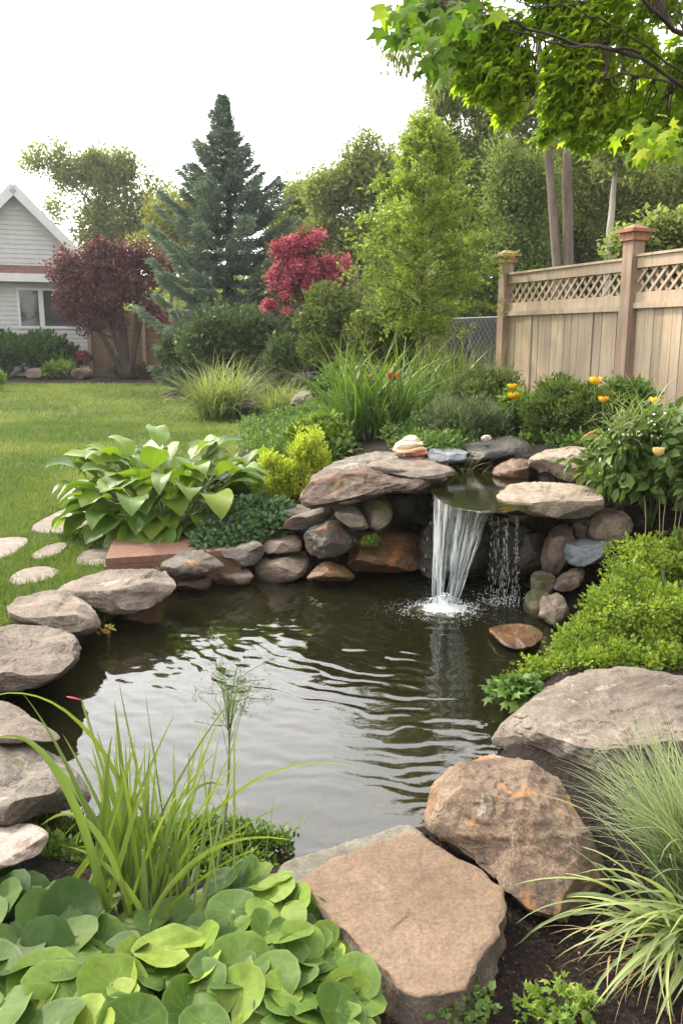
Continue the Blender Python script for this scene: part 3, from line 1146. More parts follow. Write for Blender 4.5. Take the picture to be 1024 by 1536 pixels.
def rock_shape(poly, Y, t, n=3.0, cuts=14, amp=.05, seed=1, res=40, lean=0.0, freq=2.2, fine=.25, offs=(.66, .94), flat=.62, sm=1, rough=.020, planes=()):
    """stone whose outline fills the picture polygon at distance Y; t is its half depth"""
    rg = np.random.default_rng(seed)
    poly = smooth_poly(poly, sm)
    P = np.array([at_y(a, b, Y) for a, b in poly])
    c = (P.min(0) + P.max(0)) / 2
    q = np.stack([P[:, 0] - c[0], P[:, 2] - c[2]], -1)
    H = (q[:, 1].max() - q[:, 1].min()) / 2
    Wh = (q[:, 0].max() - q[:, 0].min()) / 2
    s = (CAM_H - c[2]) / np.linalg.norm(CAM - c)
    H2 = math.sqrt(max(H * H - (t * s) ** 2, (.42 * H) ** 2))
    d, F = CS[res]
    sup = 1 / (np.abs(d) ** n).sum(1) ** (1 / n)
    V = d * sup[:, None] * np.array([Wh, t, H2])
    ax = np.array([Wh, t, H2])
    nrmls = [nrm(rg.normal(size=3) * [1, 1, .8]) for _ in range(cuts)] + [nrm(np.array([rg.normal(0, .12), rg.normal(-.05, .1), 1.0]))]
    nrmls += [None] * len(planes)
    for k, nn in enumerate(nrmls):
        off = rg.uniform(*offs) if k < cuts else flat
        if nn is None:
            nw, off = nrm(np.array(planes[k - cuts - 1][:3], float)), planes[k - cuts - 1][3]
        else:
            nw = nrm(nn / ax)
        pr = V @ nw
        m = off * pr.max()
        ex = np.maximum(pr - m, 0)
        V = V - nw * (ex * .97)[:, None]
    size = (H2 + Wh) / 2
    nv = nrm(V / ax)
    f1 = fbm(V / size * freq * .6 + seed * 3.1, 4, seed)
    f2 = fbm(V / size * freq * 1.5 + seed * 5.7, 4, seed + 9, True)
    V = V + nv * (size * amp * (f1 * .9 + f2 * .55))[:, None]
    V = V + c
    cp = (poly.min(0) + poly.max(0)) / 2
    bins = np.linspace(-np.pi, np.pi, 97)
    want = radial(poly - cp, (bins[:-1] + bins[1:]) / 2)
    for it in range(4):                     # keep the stone the outline it has in the photograph
        pp = project(V)
        o_ = pp - cp
        if it == 0:
            o_ = pp - (pp.min(0) + pp.max(0)) / 2
        ph, rr = np.arctan2(o_[:, 1], o_[:, 0]), np.hypot(o_[:, 0], o_[:, 1])
        bi = np.clip(np.digitize(ph, bins) - 1, 0, 95)
        have = np.zeros(96)
        np.maximum.at(have, bi, rr)
        have = np.where(have <= 0, np.nan, have)
        if np.isnan(have).any():
            good = ~np.isnan(have)
            have = np.interp(np.arange(96), np.arange(96)[good], have[good])
        kk = np.clip(want / have, .4, 2.2)
        kk = (np.roll(kk, 1) + 2 * kk + np.roll(kk, -1)) / 4
        xb = np.concatenate([[-1], np.arange(96), [96]])
        kv = np.interp((ph + np.pi) / (2 * np.pi) * 96 - .5, xb, np.concatenate([[kk[-1]], kk, [kk[0]]]))
        new = o_ * kv[:, None] + cp
        dp = (new - pp) * (((V - CAM) @ FWD) / F_PX)[:, None]
        V = V + np.stack([dp[:, 0], 0 * dp[:, 0], -dp[:, 1] / _ct], -1)
    f3 = fbm(V / .05 + seed, 3, seed + 5)
    st_ = fbm(V / size * np.array([1.2, 1.2, 2.0]) + seed * 1.9, 4, seed + 13) * 4.5
    fr = st_ - np.floor(st_)
    st_ = np.floor(st_) + sstep(.35, .65, fr)         # broken, stepped fracture faces
    ck = np.abs(fbm(V / size * 1.5 + seed * 2.7, 4, seed + 21))
    crack = -np.clip(1 - ck / .022, 0, 1) * (fbm(V / size * 1.1 + seed, 2, seed + 25) > .05)
    V = V + nv * (.007 * fine * f3 * min(size / .12, 1.5) + size * rough * st_ + min(.011, size * .03) * crack)[:, None]
    return V, F


def rock(label, poly, Y, t, mat, name='rock', cat='stone', group=None, **kw):
    V, F = rock_shape(poly, Y, t, **kw)
    o = obj(name, V, F, mat, smooth=True)
    return tag(o, label, cat, group)


def ov(x0, y0, x1, y1, sq=2.5, n=14, seed=0, j=.06):
    """a rounded, slightly irregular outline filling a pixel box"""
    rg = np.random.default_rng(seed + int(x0) * 7 + int(y0))
    th = np.arange(n) / n * 2 * np.pi
    c, s = np.cos(th), np.sin(th)
    r = 1 / (np.abs(c) ** sq + np.abs(s) ** sq) ** (1 / sq) * (1 + rg.normal(0, j, n))
    return [((x0 + x1) / 2 + (x1 - x0) / 2 * a * k, (y0 + y1) / 2 - (y1 - y0) / 2 * b * k) for a, b, k in zip(c, s, r)]


def slab(label, top_px, z, thick, mat, name='flagstone', cat='stone', seed=1, tilt=(0, 0), amp=.006, edge=.012, chip=.02, nth=180, group=None, flare=.0, mat_side=None, smooth_it=1, px_plane=True):
    """flat stone: its top outline seen in the photograph lies on the plane z (+ tilt), sides run down by thick"""
    P = np.array([at_z(a, b, z) for a, b in smooth_poly(top_px, smooth_it)])
    c = P.mean(0)
    q = P[:, :2] - c[:2]
    th = np.linspace(0, 2 * np.pi, nth, endpoint=False)
    Rr = radial(q, np.where(th > np.pi, th - 2 * np.pi, th))
    size = Rr.mean()
    Rr = Rr + chip * size * fbm(np.stack([np.cos(th) * 2.6, np.sin(th) * 2.6, th * 0 + seed], -1), 5, seed)
    rows = [(f, 0.0) for f in np.linspace(.02, 1, 26) ** .8 * (1 - edge / size)]
    for a in np.linspace(0, np.pi / 2, 5)[1:]:
        rows.append((1 - edge / size * (1 - math.sin(a)), -edge * (1 - math.cos(a))))
    for s in np.linspace(0, 1, 9)[1:]:
        rows.append((1 + flare * s, -edge - (thick - edge) * s))
    for f in (.7, .3):
        rows.append((f, -thick))
    V = []
    for f, dz in rows:
        x, y = np.cos(th) * Rr * f, np.sin(th) * Rr * f
        V.append(np.stack([x, y, np.full(nth, dz)], -1))
    V = np.concatenate(V)
    side = V[:, 2] < -edge * .5
    top = ~side
    f1 = fbm(V / size * 1.6 + seed, 4, seed)
    f2 = fbm(V / .05 + seed, 3, seed + 3)
    layer = np.floor(fbm(V / size * 1.1 + seed * 2.2, 3, seed + 7) * 3) / 3
    V[:, 2] += np.where(top, amp * (f1 + .35 * f2) + amp * 1.1 * layer, 0)
    rr = nrm(V * np.array([1, 1, 0]))
    fs = fbm(np.stack([V[:, 0] / size * 3, V[:, 1] / size * 3, V[:, 2] / thick * 2.2 + seed], -1), 5, seed + 4)
    V += rr * (np.where(side, thick * .16 * fs, 0) + np.where(side, np.minimum(-V[:, 2], thick) * 0, 0))[:, None]
    V[:, 2] += tilt[0] * V[:, 0] + tilt[1] * V[:, 1]
    V += c
    nr = len(rows)
    i, j = np.meshgrid(np.arange(nr - 1), np.arange(nth), indexing='ij')
    F = np.stack([i * nth + j, (i + 1) * nth + j, (i + 1) * nth + (j + 1) % nth, i * nth + (j + 1) % nth], -1).reshape(-1, 4)
    caps = [np.array([np.arange(nth)]), np.array([(np.arange(nth) + (nr - 1) * nth)[::-1]])]
    mi = None
    if mat_side is not None:
        mi = np.concatenate([(F // nth).mean(1) > 27.5, [False, True]]).astype(int)
    o = obj(name, V, [F] + caps, [mat, mat_side] if mat_side else mat, smooth=True, midx=mi)
    return tag(o, label, cat, group)


# --- left bank
rock('large flat granite slab jutting over the water on the left bank',
     [(-75, 950), (0, 938), (60, 938), (105, 943), (122, 960), (120, 985), (104, 1006), (62, 1030), (28, 1040), (-75, 1046)], 3.62, .36, M_GRANITE, seed=11, n=4.2, amp=.035, res=80)
rock('low granite boulder under the edge of the big slanted one, beside the lawn',
     [(8, 908), (28, 893), (80, 884), (128, 896), (152, 930), (150, 946), (122, 957), (60, 944), (14, 934)], 4.2, .27, M_GRANITE, seed=12, n=3.2, amp=.04)
rock('big slanted granite boulder with a dark shaded face in front of the brown step',
     [(70, 904), (85, 882), (122, 862), (180, 852), (240, 850), (260, 864), (266, 884), (240, 906), (178, 925), (130, 912)], 4.72, .33, M_GRANITE, seed=13, n=3.6, amp=.04, res=80)
rock('brown weathered boulder at the left frame edge behind the tall reeds',
     [(-60, 1052), (0, 1046), (50, 1075), (90, 1100), (88, 1112), (40, 1112), (-60, 1120)], 2.85, .22, M_GRANITE, seed=14, n=3)
rock('grey boulder sloping into the water behind the tall reeds',
     [(-90, 1118), (20, 1104), (70, 1120), (118, 1155), (146, 1198), (120, 1216), (64, 1222), (20, 1240), (-90, 1250)], 2.5, .30, M_GREY, seed=15, n=3.2, amp=.05, res=80)
rock('pale pinkish smooth stone at the left edge among the leaves',
     [(-70, 1252), (20, 1232), (60, 1237), (80, 1256), (52, 1292), (-70, 1318)], 2.1, .2, M_PINK, seed=16, n=2.6)
# --- low wall behind the water, left of the fall
WALL = 'stacked stones of the pond wall'
rock('smooth rounded grey boulder at the left end of the stacked pond wall',
     [(238, 856), (244, 840), (268, 826), (300, 824), (330, 840), (340, 852), (300, 862), (258, 866)], 5.25, .22, M_GREY, group=WALL, seed=21, n=2.5)
rock('small brown stone at the waterline below the rounded grey boulder', ov(263, 858, 318, 890), 5.3, .14, M_REDDISH, group=WALL, seed=22)
rock('low brownish block at the waterline between small stone and big dark block', ov(313, 849, 379, 880, 3.2), 5.42, .16, M_REDDISH, group=WALL, seed=23)
rock('speckled grey block on top of the wall beside the creeping groundcover',
     [(320, 838), (322, 822), (345, 812), (380, 806), (396, 815), (398, 836), (375, 850), (340, 848)], 5.5, .18, M_GREY, group=WALL, seed=24, n=3)
rock('wide dark purplish block reaching down to the water in the pond wall',
     [(376, 874), (376, 846), (400, 832), (455, 822), (468, 845), (464, 864), (430, 874), (400, 878)], 5.55, .2, M_REDDISH, group=WALL, seed=25, n=3.6)
rock('brown flat topped block resting on the wide dark one',
     [(392, 832), (396, 806), (420, 797), (450, 798), (456, 826), (430, 831)], 5.68, .18, M_REDDISH, group=WALL, seed=26, n=3.4)
rock('long flat dark stone leaning on top of the round boulder',
     [(422, 792), (430, 778), (460, 766), (496, 759), (502, 772), (480, 785), (446, 797)], 5.68, .16, M_GREY, group=WALL, seed=27, n=2.8)
rock('thin flat grey stone behind the long leaning stone on the wall', ov(415, 755, 470, 782, 2.4), 5.9, .15, M_GREY, group=WALL, seed=28)
rock('round speckled boulder with a brown top in the middle of the wall',
     [(454, 812), (458, 795), (480, 781), (510, 779), (528, 800), (532, 820), (510, 836), (470, 838)], 5.5, .19, M_GREY, group=WALL, seed=29, n=2.4)
rock('cream coloured smooth stone perched beside the round speckled boulder',
     [(500, 775), (503, 762), (530, 757), (545, 772), (555, 792), (540, 796), (515, 787)], 5.45, .13, M_CREAM, group=WALL, seed=30, n=2.4)
rock('brown wedge shaped stone standing in the water under the round boulder',
     [(456, 868), (474, 850), (488, 841), (520, 850), (536, 866), (520, 874), (470, 874)], 5.35, .14, M_WETRED, group=WALL, seed=31, n=2.4)
rock('mossy lump of stone beside the dark hollow under the ledge', ov(545, 738, 588, 796, 2.3), 5.55, .18, M_MOSSY, seed=32, group=WALL)
rock('pale flat stone wedged under the left end of the ledge',
     [(500, 752), (505, 744), (540, 737), (553, 741), (546, 752), (512, 758)], 5.5, .14, M_CREAM, group=WALL, seed=33, n=2.6)
rock('wide reddish brown wet boulder at the waterline left of the falling water',
     [(520, 858), (524, 815), (535, 798), (580, 793), (632, 800), (640, 830), (634, 858), (580, 862)], 5.6, .25, M_WETRED, group=WALL, seed=34, n=3.2, res=80)
# --- ledge over the hollow
rock('big arching reddish ledge stone roofing the dark hollow beside the fall',
     [(448, 756), (460, 724), (488, 698), (530, 688), (580, 692), (640, 700), (684, 712), (676, 732), (640, 744), (600, 741), (574, 746), (553, 752), (500, 758), (468, 768)], 5.72, .50, M_LEDGE, seed=41, n=4.2, amp=.09, res=80, flat=.85, cuts=9)
rock('smooth grey capstone on the back of the reddish ledge',
     [(462, 720), (490, 694), (530, 680), (580, 676), (640, 684), (674, 692), (676, 706), (640, 716), (590, 708), (540, 704), (500, 718)], 5.95, .45, M_GREY, seed=42, n=4.0, amp=.08, res=80, flat=.85)
rock('pale capstone piece lying along the front of the ledge beside the pool lip', [(545, 700), (560, 690), (610, 690), (660, 694), (683, 704), (680, 716), (640, 722), (600, 712), (560, 712)], 5.5, .2, M_GRANITE, seed=43, n=3.4)
rock('flat slate of blue grey stone beside the cream ornament', ov(640, 671, 702, 697, 2.8), 6.1, .22, M_BLUE, seed=44)
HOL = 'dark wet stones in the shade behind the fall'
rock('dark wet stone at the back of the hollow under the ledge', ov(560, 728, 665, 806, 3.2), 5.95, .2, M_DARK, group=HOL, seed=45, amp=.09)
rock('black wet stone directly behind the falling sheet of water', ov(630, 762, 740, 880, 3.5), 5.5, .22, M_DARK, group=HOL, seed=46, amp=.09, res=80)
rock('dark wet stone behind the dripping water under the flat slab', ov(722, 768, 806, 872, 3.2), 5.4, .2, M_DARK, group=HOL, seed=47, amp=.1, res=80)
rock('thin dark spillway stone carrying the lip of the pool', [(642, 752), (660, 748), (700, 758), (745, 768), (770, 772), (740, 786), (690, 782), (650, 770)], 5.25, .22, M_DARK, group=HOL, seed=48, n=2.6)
# --- right of the fall
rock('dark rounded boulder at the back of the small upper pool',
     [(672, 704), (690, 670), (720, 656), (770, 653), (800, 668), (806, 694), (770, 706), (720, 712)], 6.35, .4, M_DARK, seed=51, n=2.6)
rock('small pale pebble on the dark boulder behind the pool', ov(721, 652, 737, 663, 2.2), 6.2, .05, M_PINK, seed=52, res=22)
rock('dark red brown stone on the right side of the upper pool',
     [(737, 714), (742, 697), (775, 684), (805, 692), (812, 712), (790, 722), (755, 722)], 5.85, .22, M_WETRED, seed=53)
rock('tan angular boulder above the flat slab on the right',
     [(790, 700), (796, 682), (830, 672), (876, 668), (890, 684), (884, 712), (862, 728), (815, 716)], 5.72, .28, M_TAN, seed=54, n=3.2, res=80)
rock('grey brown block behind the tan angular boulder beside the leafy plant', ov(846, 672, 900, 730, 3), 5.85, .2, M_TAN, seed=55)
rock('long flat tan slab jutting over the fall from the right',
     [(727, 748), (738, 734), (775, 722), (840, 722), (896, 730), (908, 752), (904, 766), (878, 780), (820, 779), (770, 764), (740, 760)], 5.12, .34, M_TAN, seed=56, n=4.6, amp=.03, res=80)
RB = 'stones stacked right of the fall'
rock('round grey brown boulder under the right end of the flat slab', ov(878, 762, 948, 816, 2.5), 5.0, .2, M_TAN, group=RB, seed=57)
rock('smooth blue grey boulder below the round brown one', [(843, 822), (850, 810), (880, 804), (915, 808), (918, 822), (900, 842), (868, 854), (848, 842)], 4.92, .18, M_BLUE, group=RB, seed=58, n=2.4)
rock('reddish stone standing upright left of the blue grey boulder', [(808, 850), (814, 815), (826, 790), (856, 785), (862, 812), (852, 850), (832, 866)], 5.1, .18, M_REDDISH, group=RB, seed=59)
rock('small brown stone wedged above the blue grey boulder', ov(856, 780, 892, 808), 5.15, .12, M_REDDISH, group=RB, seed=60)
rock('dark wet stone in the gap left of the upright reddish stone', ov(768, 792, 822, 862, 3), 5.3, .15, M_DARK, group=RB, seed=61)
rock('olive wet stone at the waterline below the upright reddish stone', ov(794, 857, 834, 892, 2.8), 4.95, .13, M_MOSSY, group=RB, seed=62)
rock('brown slanting stone between the blue grey boulder and the green shrub', [(826, 884), (838, 862), (862, 850), (878, 856), (874, 874), (850, 890)], 4.85, .12, M_REDDISH, group=RB, seed=63)
rock('mossy green block half in the water right of the splash', ov(784, 884, 828, 934, 3), 4.8, .14, M_MOSSY, group=RB, seed=64)
rock('tan rounded stone at the waterline against the green shrub', ov(805, 890, 852, 938, 2.6), 4.6, .14, M_TAN, group=RB, seed=65)
rock('flat rusty stone lying just above the water in front of the shrub', [(728, 945), (745, 936), (790, 935), (815, 946), (808, 966), (780, 978), (750, 966)], 4.3, .2, M_WETRED, seed=66, n=2.6)
slab('submerged orange brown ledge below the dripping water', [(690, 882), (740, 868), (800, 878), (812, 905), (760, 918), (700, 905)], WZ - .035, .25, M_WETRED, 'rock', seed=67)
for k, (px, py, w_, mt) in enumerate([(545, 1222, 40, M_GREY), (470, 1205, 34, M_TAN), (505, 1160, 30, M_GREY), (590, 1190, 36, M_TAN), (400, 1180, 40, M_GREY), (330, 1120, 38, M_TAN)]):
    p = at_z(px, py, WZ - .30)
    p[2] = gz(p[0], p[1])
    pp = project(p[None])[0]
    rock(['grey stone under the shallow water near the flat tan flagstone', 'tan stone under the water in front of the grey flag', 'grey stone under the middle of the pond', 'tan stone under the water beside the rust stained boulder', 'grey stone under the water behind the reeds', 'tan stone under the water beyond the reeds'][k],
         ov(pp[0] - w_, pp[1] - w_ * .7, pp[0] + w_, pp[1] + w_ * .4), p[1], .09, mt, group='stones under the water', seed=70 + k, res=22)
# --- near right
rock('huge pale granite boulder with a flat top and chipped edge on the right',
     [(738, 1110), (742, 1092), (770, 1062), (812, 1026), (852, 1008), (910, 1003), (985, 1006), (1030, 1014), (1130, 1040), (1150, 1120), (1080, 1162), (960, 1170), (880, 1158), (820, 1150), (780, 1134), (745, 1122)],
     3.05, .46, M_GRANITE, seed=81, n=4.4, amp=.04, res=120, fine=.6, flat=.9, rough=.022, cuts=4, offs=(.8, .95), planes=[(-.10, -.20, .95, .55), (.05, -.97, .05, .80), (-.72, -.66, .05, .70), (.5, .3, .8, .75)])
rock('big angular boulder stained orange beside the flat tan flagstone',
     [(632, 1235), (646, 1182), (690, 1141), (742, 1132), (800, 1142), (838, 1172), (872, 1225), (905, 1285), (908, 1332), (862, 1368), (840, 1384), (800, 1366), (740, 1318), (690, 1285), (640, 1256)],
     2.2, .33, M_RUSTY, seed=86, n=3.8, amp=.04, res=120, fine=.7, offs=(.70, .93), rough=.026, cuts=9, sm=0, flat=.92, planes=[(-.40, -.78, .42, .50), (.38, .10, .90, .56), (-.9, .1, .35, .74), (.75, -.6, .1, .78)])
slab('flat tan flagstone with a broken edge in the near bed', [(452, 1318), (500, 1288), (560, 1266), (622, 1250), (690, 1292), (758, 1332), (752, 1372), (744, 1400), (722, 1432), (700, 1480), (660, 1488), (625, 1492), (560, 1440), (498, 1378)],
     .115, .15, M_FLAG, seed=83, amp=.007, chip=.055, edge=.010, mat_side=M_GRANITE, smooth_it=0, tilt=(.02, .03))
slab('thin grey green flag between the pond and the tan flagstone', [(408, 1296), (480, 1274), (560, 1250), (612, 1231), (640, 1252), (650, 1310), (560, 1370), (480, 1380), (430, 1330)], .03, .14, M_FLAGE, seed=84, amp=.004, chip=.03)
# --- stones in the far garden
rock('rounded mossy grey boulder beside the ornamental grass', [(434, 612), (438, 594), (458, 585), (482, 587), (490, 604), (486, 618), (455, 622)], 12.6, .24, M_MOSSY, seed=91, n=2.4)
rock('small dark stone at the foot of the ornamental grass clump', ov(358, 596, 386, 616), 15.0, .18, M_GREY, seed=92, res=22)
rock('pinkish brown field stone in front of the dark hedge', ov(39, 551, 73, 569, 3), 27.2, .4, M_REDDISH, seed=93, res=22)
rock('grey brown field stone near the foot of the purple tree', ov(106, 553, 140, 570, 2.6), 27.2, .4, M_REDDISH, seed=94, res=22)
# --- paving
for k, (pts, lab) in enumerate(zip(STEP_PX, ['long pale stepping stone nearest the hosta', 'pale stepping stone cut by the left frame edge', 'narrow pale stepping stone in the middle of the grass',
                                             'round whitish stepping stone nearest the granite boulders', 'small pale stepping stone against the brown step'])):
    slab(lab, pts, .015, .08, M_PALE, 'stepping_stone', 'paving stone', 100 + k, amp=.003, chip=.03, nth=96, group='stepping stones in the lawn')
# brown step: two stacked slabs of one block
st = thing('stone_step', 'reddish brown stone step with a grooved edge under the hosta', 'step', at_y(225, 850, 5.35))
a0, a1 = at_z(158, 838, .11), at_z(302, 828, .11)
u = nrm((a1 - a0) * [1, 1, 0])
nb_ = np.array([-u[1], u[0], 0])
fr = (a0, u, nb_, np.array([0, 0, 1.0]))
Ls = np.linalg.norm(a1 - a0)
M_STEP = plain_mat('brown_slab', (.16, .085, .058), .75, .2, 30, .15)
MB().prism([a0 + nb_ * .0, a0 + u * (Ls + .25), a0 + u * (Ls + .25) + nb_ * .62, a0 + nb_ * .62 + u * .07], (0, 0, -.045)).build('tread', M_STEP, st)
b0 = a0 + nb_ * -.012 + u * -.012
MB().prism([b0, b0 + u * (Ls + .27), b0 + u * (Ls + .27) + nb_ * .64, b0 + nb_ * .64 + u * .06], (0, 0, -.14)).build('riser', M_STEP, st).location.z -= .049
# terracotta bits
sh = plain_mat('terracotta', (.22, .075, .042), .7, .25, 20)
V, F = rock_shape([(870, 664), (872, 654), (890, 645), (903, 643), (904, 655), (890, 663)], 5.4, .035, n=2.4, amp=.03, seed=110, res=22)
tag(obj('pottery_shard', V, F, sh, smooth=True), 'flat rust red shard leaning on the tan angular boulder', 'shard')
V, F = rock_shape(ov(373, 793, 400, 808), 5.75, .05, n=2.4, amp=.06, seed=111, res=22)
tag(obj('pottery_shard', V, F, sh, smooth=True), 'small terracotta piece lying among the creeping groundcover', 'shard')
# cream folded ornament on the ledge
orn = thing('garden_ornament', 'cream folded ornament on a red tile, set on the ledge', 'ornament', at_y(615, 684, 5.95))
M_ORN = plain_mat('cream_ceramic', (.66, .54, .40), .55, .14, 30, .2)
M_ORN2 = plain_mat('peach_ceramic', (.62, .40, .26), .6, .16, 30, .2)
for nm, poly, t, mt, sd in (('base_tile', [(604, 684), (615, 676), (640, 674), (642, 681), (625, 687)], .07, plain_mat('red_tile', (.42, .15, .10), .7), 121),
                            ('lower_fold', [(587, 677), (592, 667), (615, 666), (638, 670), (641, 676), (620, 680), (600, 681)], .09, M_ORN2, 122),
                            ('middle_fold', [(589, 671), (596, 661), (612, 657), (632, 661), (636, 668), (618, 672), (602, 674)], .08, M_ORN, 123),
                            ('upper_fold', [(600, 664), (606, 655), (617, 652), (628, 656), (631, 663), (616, 667)], .06, M_ORN, 124)):
    V, F = rock_shape(poly, 5.95, t, n=2.6, amp=.07, seed=sd, res=22, fine=.1)
    obj(nm, V, F, mt, orn, smooth=True)

# ------------------------------------------------------------------ the falling water
wf_root = thing('waterfall', 'narrow sheet of white water falling from the stone lip into the pond', 'waterfall', (IMP[0], IMP[1], WZ))
m, n, l = new_mat('falling_water')
a = n.new('ShaderNodeAttribute')
a.attribute_name = 'v'
p = n.new('ShaderNodeBsdfPrincipled')
p.inputs['Base Color'].default_value = (.86, .90, .93, 1)
p.inputs['Roughness'].default_value = .12
p.inputs['Specular IOR Level'].default_value = .8
tl = n.new('ShaderNodeBsdfTranslucent')
tl.inputs['Color'].default_value = (.85, .9, .95, 1)
ms = n.new('ShaderNodeMixShader')
ms.inputs[0].default_value = .45
l.new(p.outputs[0], ms.inputs[1])
l.new(tl.outputs[0], ms.inputs[2])
tr = n.new('ShaderNodeBsdfTransparent')
tr.inputs['Color'].default_value = (.93, .95, .95, 1)
mx = n.new('ShaderNodeMixShader')
l.new(a.outputs['Fac'], mx.inputs[0])
l.new(tr.outputs[0], mx.inputs[1])
l.new(ms.outputs[0], mx.inputs[2])
o = n.new('ShaderNodeOutputMaterial')
l.new(mx.outputs[0], o.inputs[0])
M_FALL = m
lip = np.array([at_z(a, b, POOL_Z + .004) for a, b in [(649, 740), (655, 748), (668, 756), (686, 763), (706, 767), (722, 769), (737, 768)]])
lt = np.linspace(0, 1, len(lip))


def lip_at(s):
    return np.stack([np.interp(s, lt, lip[:, k]) for k in range(3)], -1)


def fall_path(s, jit, k=26, reach=1.0):
    """ballistic path of one strand from lip position s; strands gather into two streams"""
    p0 = lip_at(np.array([s]))[0]
    cen = .22 if s < .52 else .78
    side = (s - .5)
    tx = IMP[0] + (-.050 if s < .5 else .038) + .13 * (s - cen) + jit[0]
    ty = IMP[1] + .05 - .02 * side + jit[1]
    t = np.linspace(0, reach, k)
    q = t ** .5                               # time
    x = p0[0] + (tx - p0[0]) * (.15 * q + .85 * t ** 1.35)
    y = p0[1] + (ty - p0[1]) * q
    z = p0[2] + .012 * np.sin(np.clip(t / .05, 0, 1) * np.pi) + (WZ - p0[2]) * t
    return np.stack([x, y, z], -1)


sheet = []
ns, nk = 150, 60
for s in np.linspace(0, 1, ns):
    wob = .006 * vnoise(np.array([[s * 14, 3.3, 1.7]]))[0]
    pth = fall_path(s, (0, 0), nk)
    zz = np.linspace(0, 1, nk)
    pth[:, 0] += .006 * zz ** .5 * fbm(np.stack([np.full(nk, s * 9), zz * 4, zz * 0 + 2], -1), 2, 8)
    pth[:, 1] += wob * (1 + 2 * zz) + .009 * fbm(np.stack([np.full(nk, s * 22), zz * 2.2, zz * 0], -1), 2, 5)
    sheet.append(pth)
SV = np.array(sheet)
ss, tt_ = np.meshgrid(np.linspace(0, 1, ns), np.linspace(0, 1, nk), indexing='ij')
streak = fbm(np.stack([ss * 17 + .6 * fbm(np.stack([ss * 3, tt_ * 3, 0 * ss], -1), 2, 3), tt_ * 2.2, 0 * ss], -1), 4, 15)
al = np.clip(.09 + 1.35 * np.clip(streak + .05, 0, 1) * (1 - .15 * tt_), .08, .9)
gap = np.exp(-((ss - .51) / (.02 + .07 * tt_)) ** 2) * sstep(.35, .7, tt_)
al = al * (1 - gap)
hole = (fbm(np.stack([ss * 11, tt_ * 2.4, 0 * ss + 4], -1), 3, 19) > .20) & (tt_ > .25)
i, j = np.meshgrid(np.arange(ns - 1), np.arange(nk - 1), indexing='ij')
SF = np.stack([i * nk + j, (i + 1) * nk + j, (i + 1) * nk + j + 1, i * nk + j + 1], -1).reshape(-1, 4)
SF = SF[(gap.ravel()[SF] < .85).all(1) & ~hole.ravel()[SF].all(1)]
obj('water_sheet', SV.reshape(-1, 3), SF, M_FALL, wf_root, attr=al.ravel(), smooth=True)
mb = MB()
for q in range(190):
    s = R.random() ** 1.0
    if abs(s - .51) < .04 and R.random() < .5:
        continue
    a_, b_ = sorted(R.random(2))
    if b_ - a_ < .25:
        b_ = min(1, a_ + .35)
    pth = fall_path(s, (R.normal(0, .006), R.normal(0, .010)), 36)
    i0, i1 = int(a_ * 35), int(b_ * 35) + 1
    seg = pth[i0:i1]
    if len(seg) < 4:
        continue
    L = len(seg)
    prof = np.sin(np.linspace(.1, np.pi - .1, L)) ** .6
    w = R.uniform(.0004, .0012)
    mb.tube(seg + fbm(np.stack([seg[:, 2] * 9, np.full(L, q * 1.7), seg[:, 2] * 0], -1), 2, q)[:, None] * np.array([.009, .006, 0]), w * prof * (.7 + .5 * R.random()), 5, a=R.uniform(.15, .55))
mb.build('water_strands', M_FALL, wf_root, smooth=True)


def beads(C, r, stretch=1.0, res=10):
    d, F = CS[10] if res == 10 else CS[22]
    d4, F4 = _OCT
    r = np.broadcast_to(r, (len(C),))
    st_ = np.broadcast_to(stretch, (len(C),))
    V = C[:, None] + d4[None] * r[:, None, None] * np.stack([np.ones_like(r), np.ones_like(r), st_], -1)[:, None]
    return V.reshape(-1, 3), (F4[None] + (np.arange(len(C)) * len(d4))[:, None, None]).reshape(-1, 4), len(d4)


_OCT = cubesphere(2)
# drips under the flat slab and at the left of the lip
C, rr_, sx = [], [], []
for q in range(30):
    px = R.choice([R.normal(742, 5), R.normal(758, 2.5), R.normal(773, 1.6), R.uniform(722, 778), R.normal(642, 2.5)], p=[.20, .30, .30, .06, .14])
    top = at_y(px, R.uniform(768, 775), 5.0 + R.normal(0, .05))
    nn = R.integers(8, 26)
    f = R.random(nn) ** .8
    C.append(np.stack([top[0] + R.normal(0, .004, nn) + R.normal(0, .012) * f + .02 * R.normal(size=nn) * f ** 2, top[1] - .05 * f ** .5 + R.normal(0, .01, nn), top[2] + (WZ - top[2]) * f], -1))
    rr_.append(R.uniform(.0007, .0019, nn))
    sx.append(R.uniform(2, 12, nn))
C, rr_, sx = np.concatenate(C), np.concatenate(rr_), np.concatenate(sx)
V, F, kk = beads(C, rr_, sx)
obj('droplets', V, F, M_FALL, wf_root, attr=np.full(len(V), .42), smooth=True)
# splash: froth of small bubbles and thrown drops
nb = 9000
ang, rad_ = R.random(nb) * 6.283, np.abs(R.normal(0, 1, nb)) ** 1.25 * .085
C = np.stack([IMP[0] - .01 + rad_ * np.cos(ang) * 1.25, IMP[1] + .03 + rad_ * np.sin(ang), WZ + .006 + .022 * np.exp(-(rad_ / .09) ** 2) * R.random(nb)], -1)
C[:, 2] += np.where(R.random(nb) < .10, R.random(nb) ** 2 * .09 * np.exp(-(rad_ / .14) ** 2), 0)
V, F, kk = beads(C, R.uniform(.0010, .0038, nb) * np.clip(1.3 - rad_ * 3.5, .45, 1.3))
m, n, l = new_mat('froth')
p = finish(n, l, (.80, .84, .86), .35, None, .5)
obj('froth', V, F, m, wf_root, attr=np.ones(len(V)), smooth=True)
nb = 220
ang, rad_ = R.random(nb) * 6.283, np.abs(R.normal(0, .07, nb)) + .02
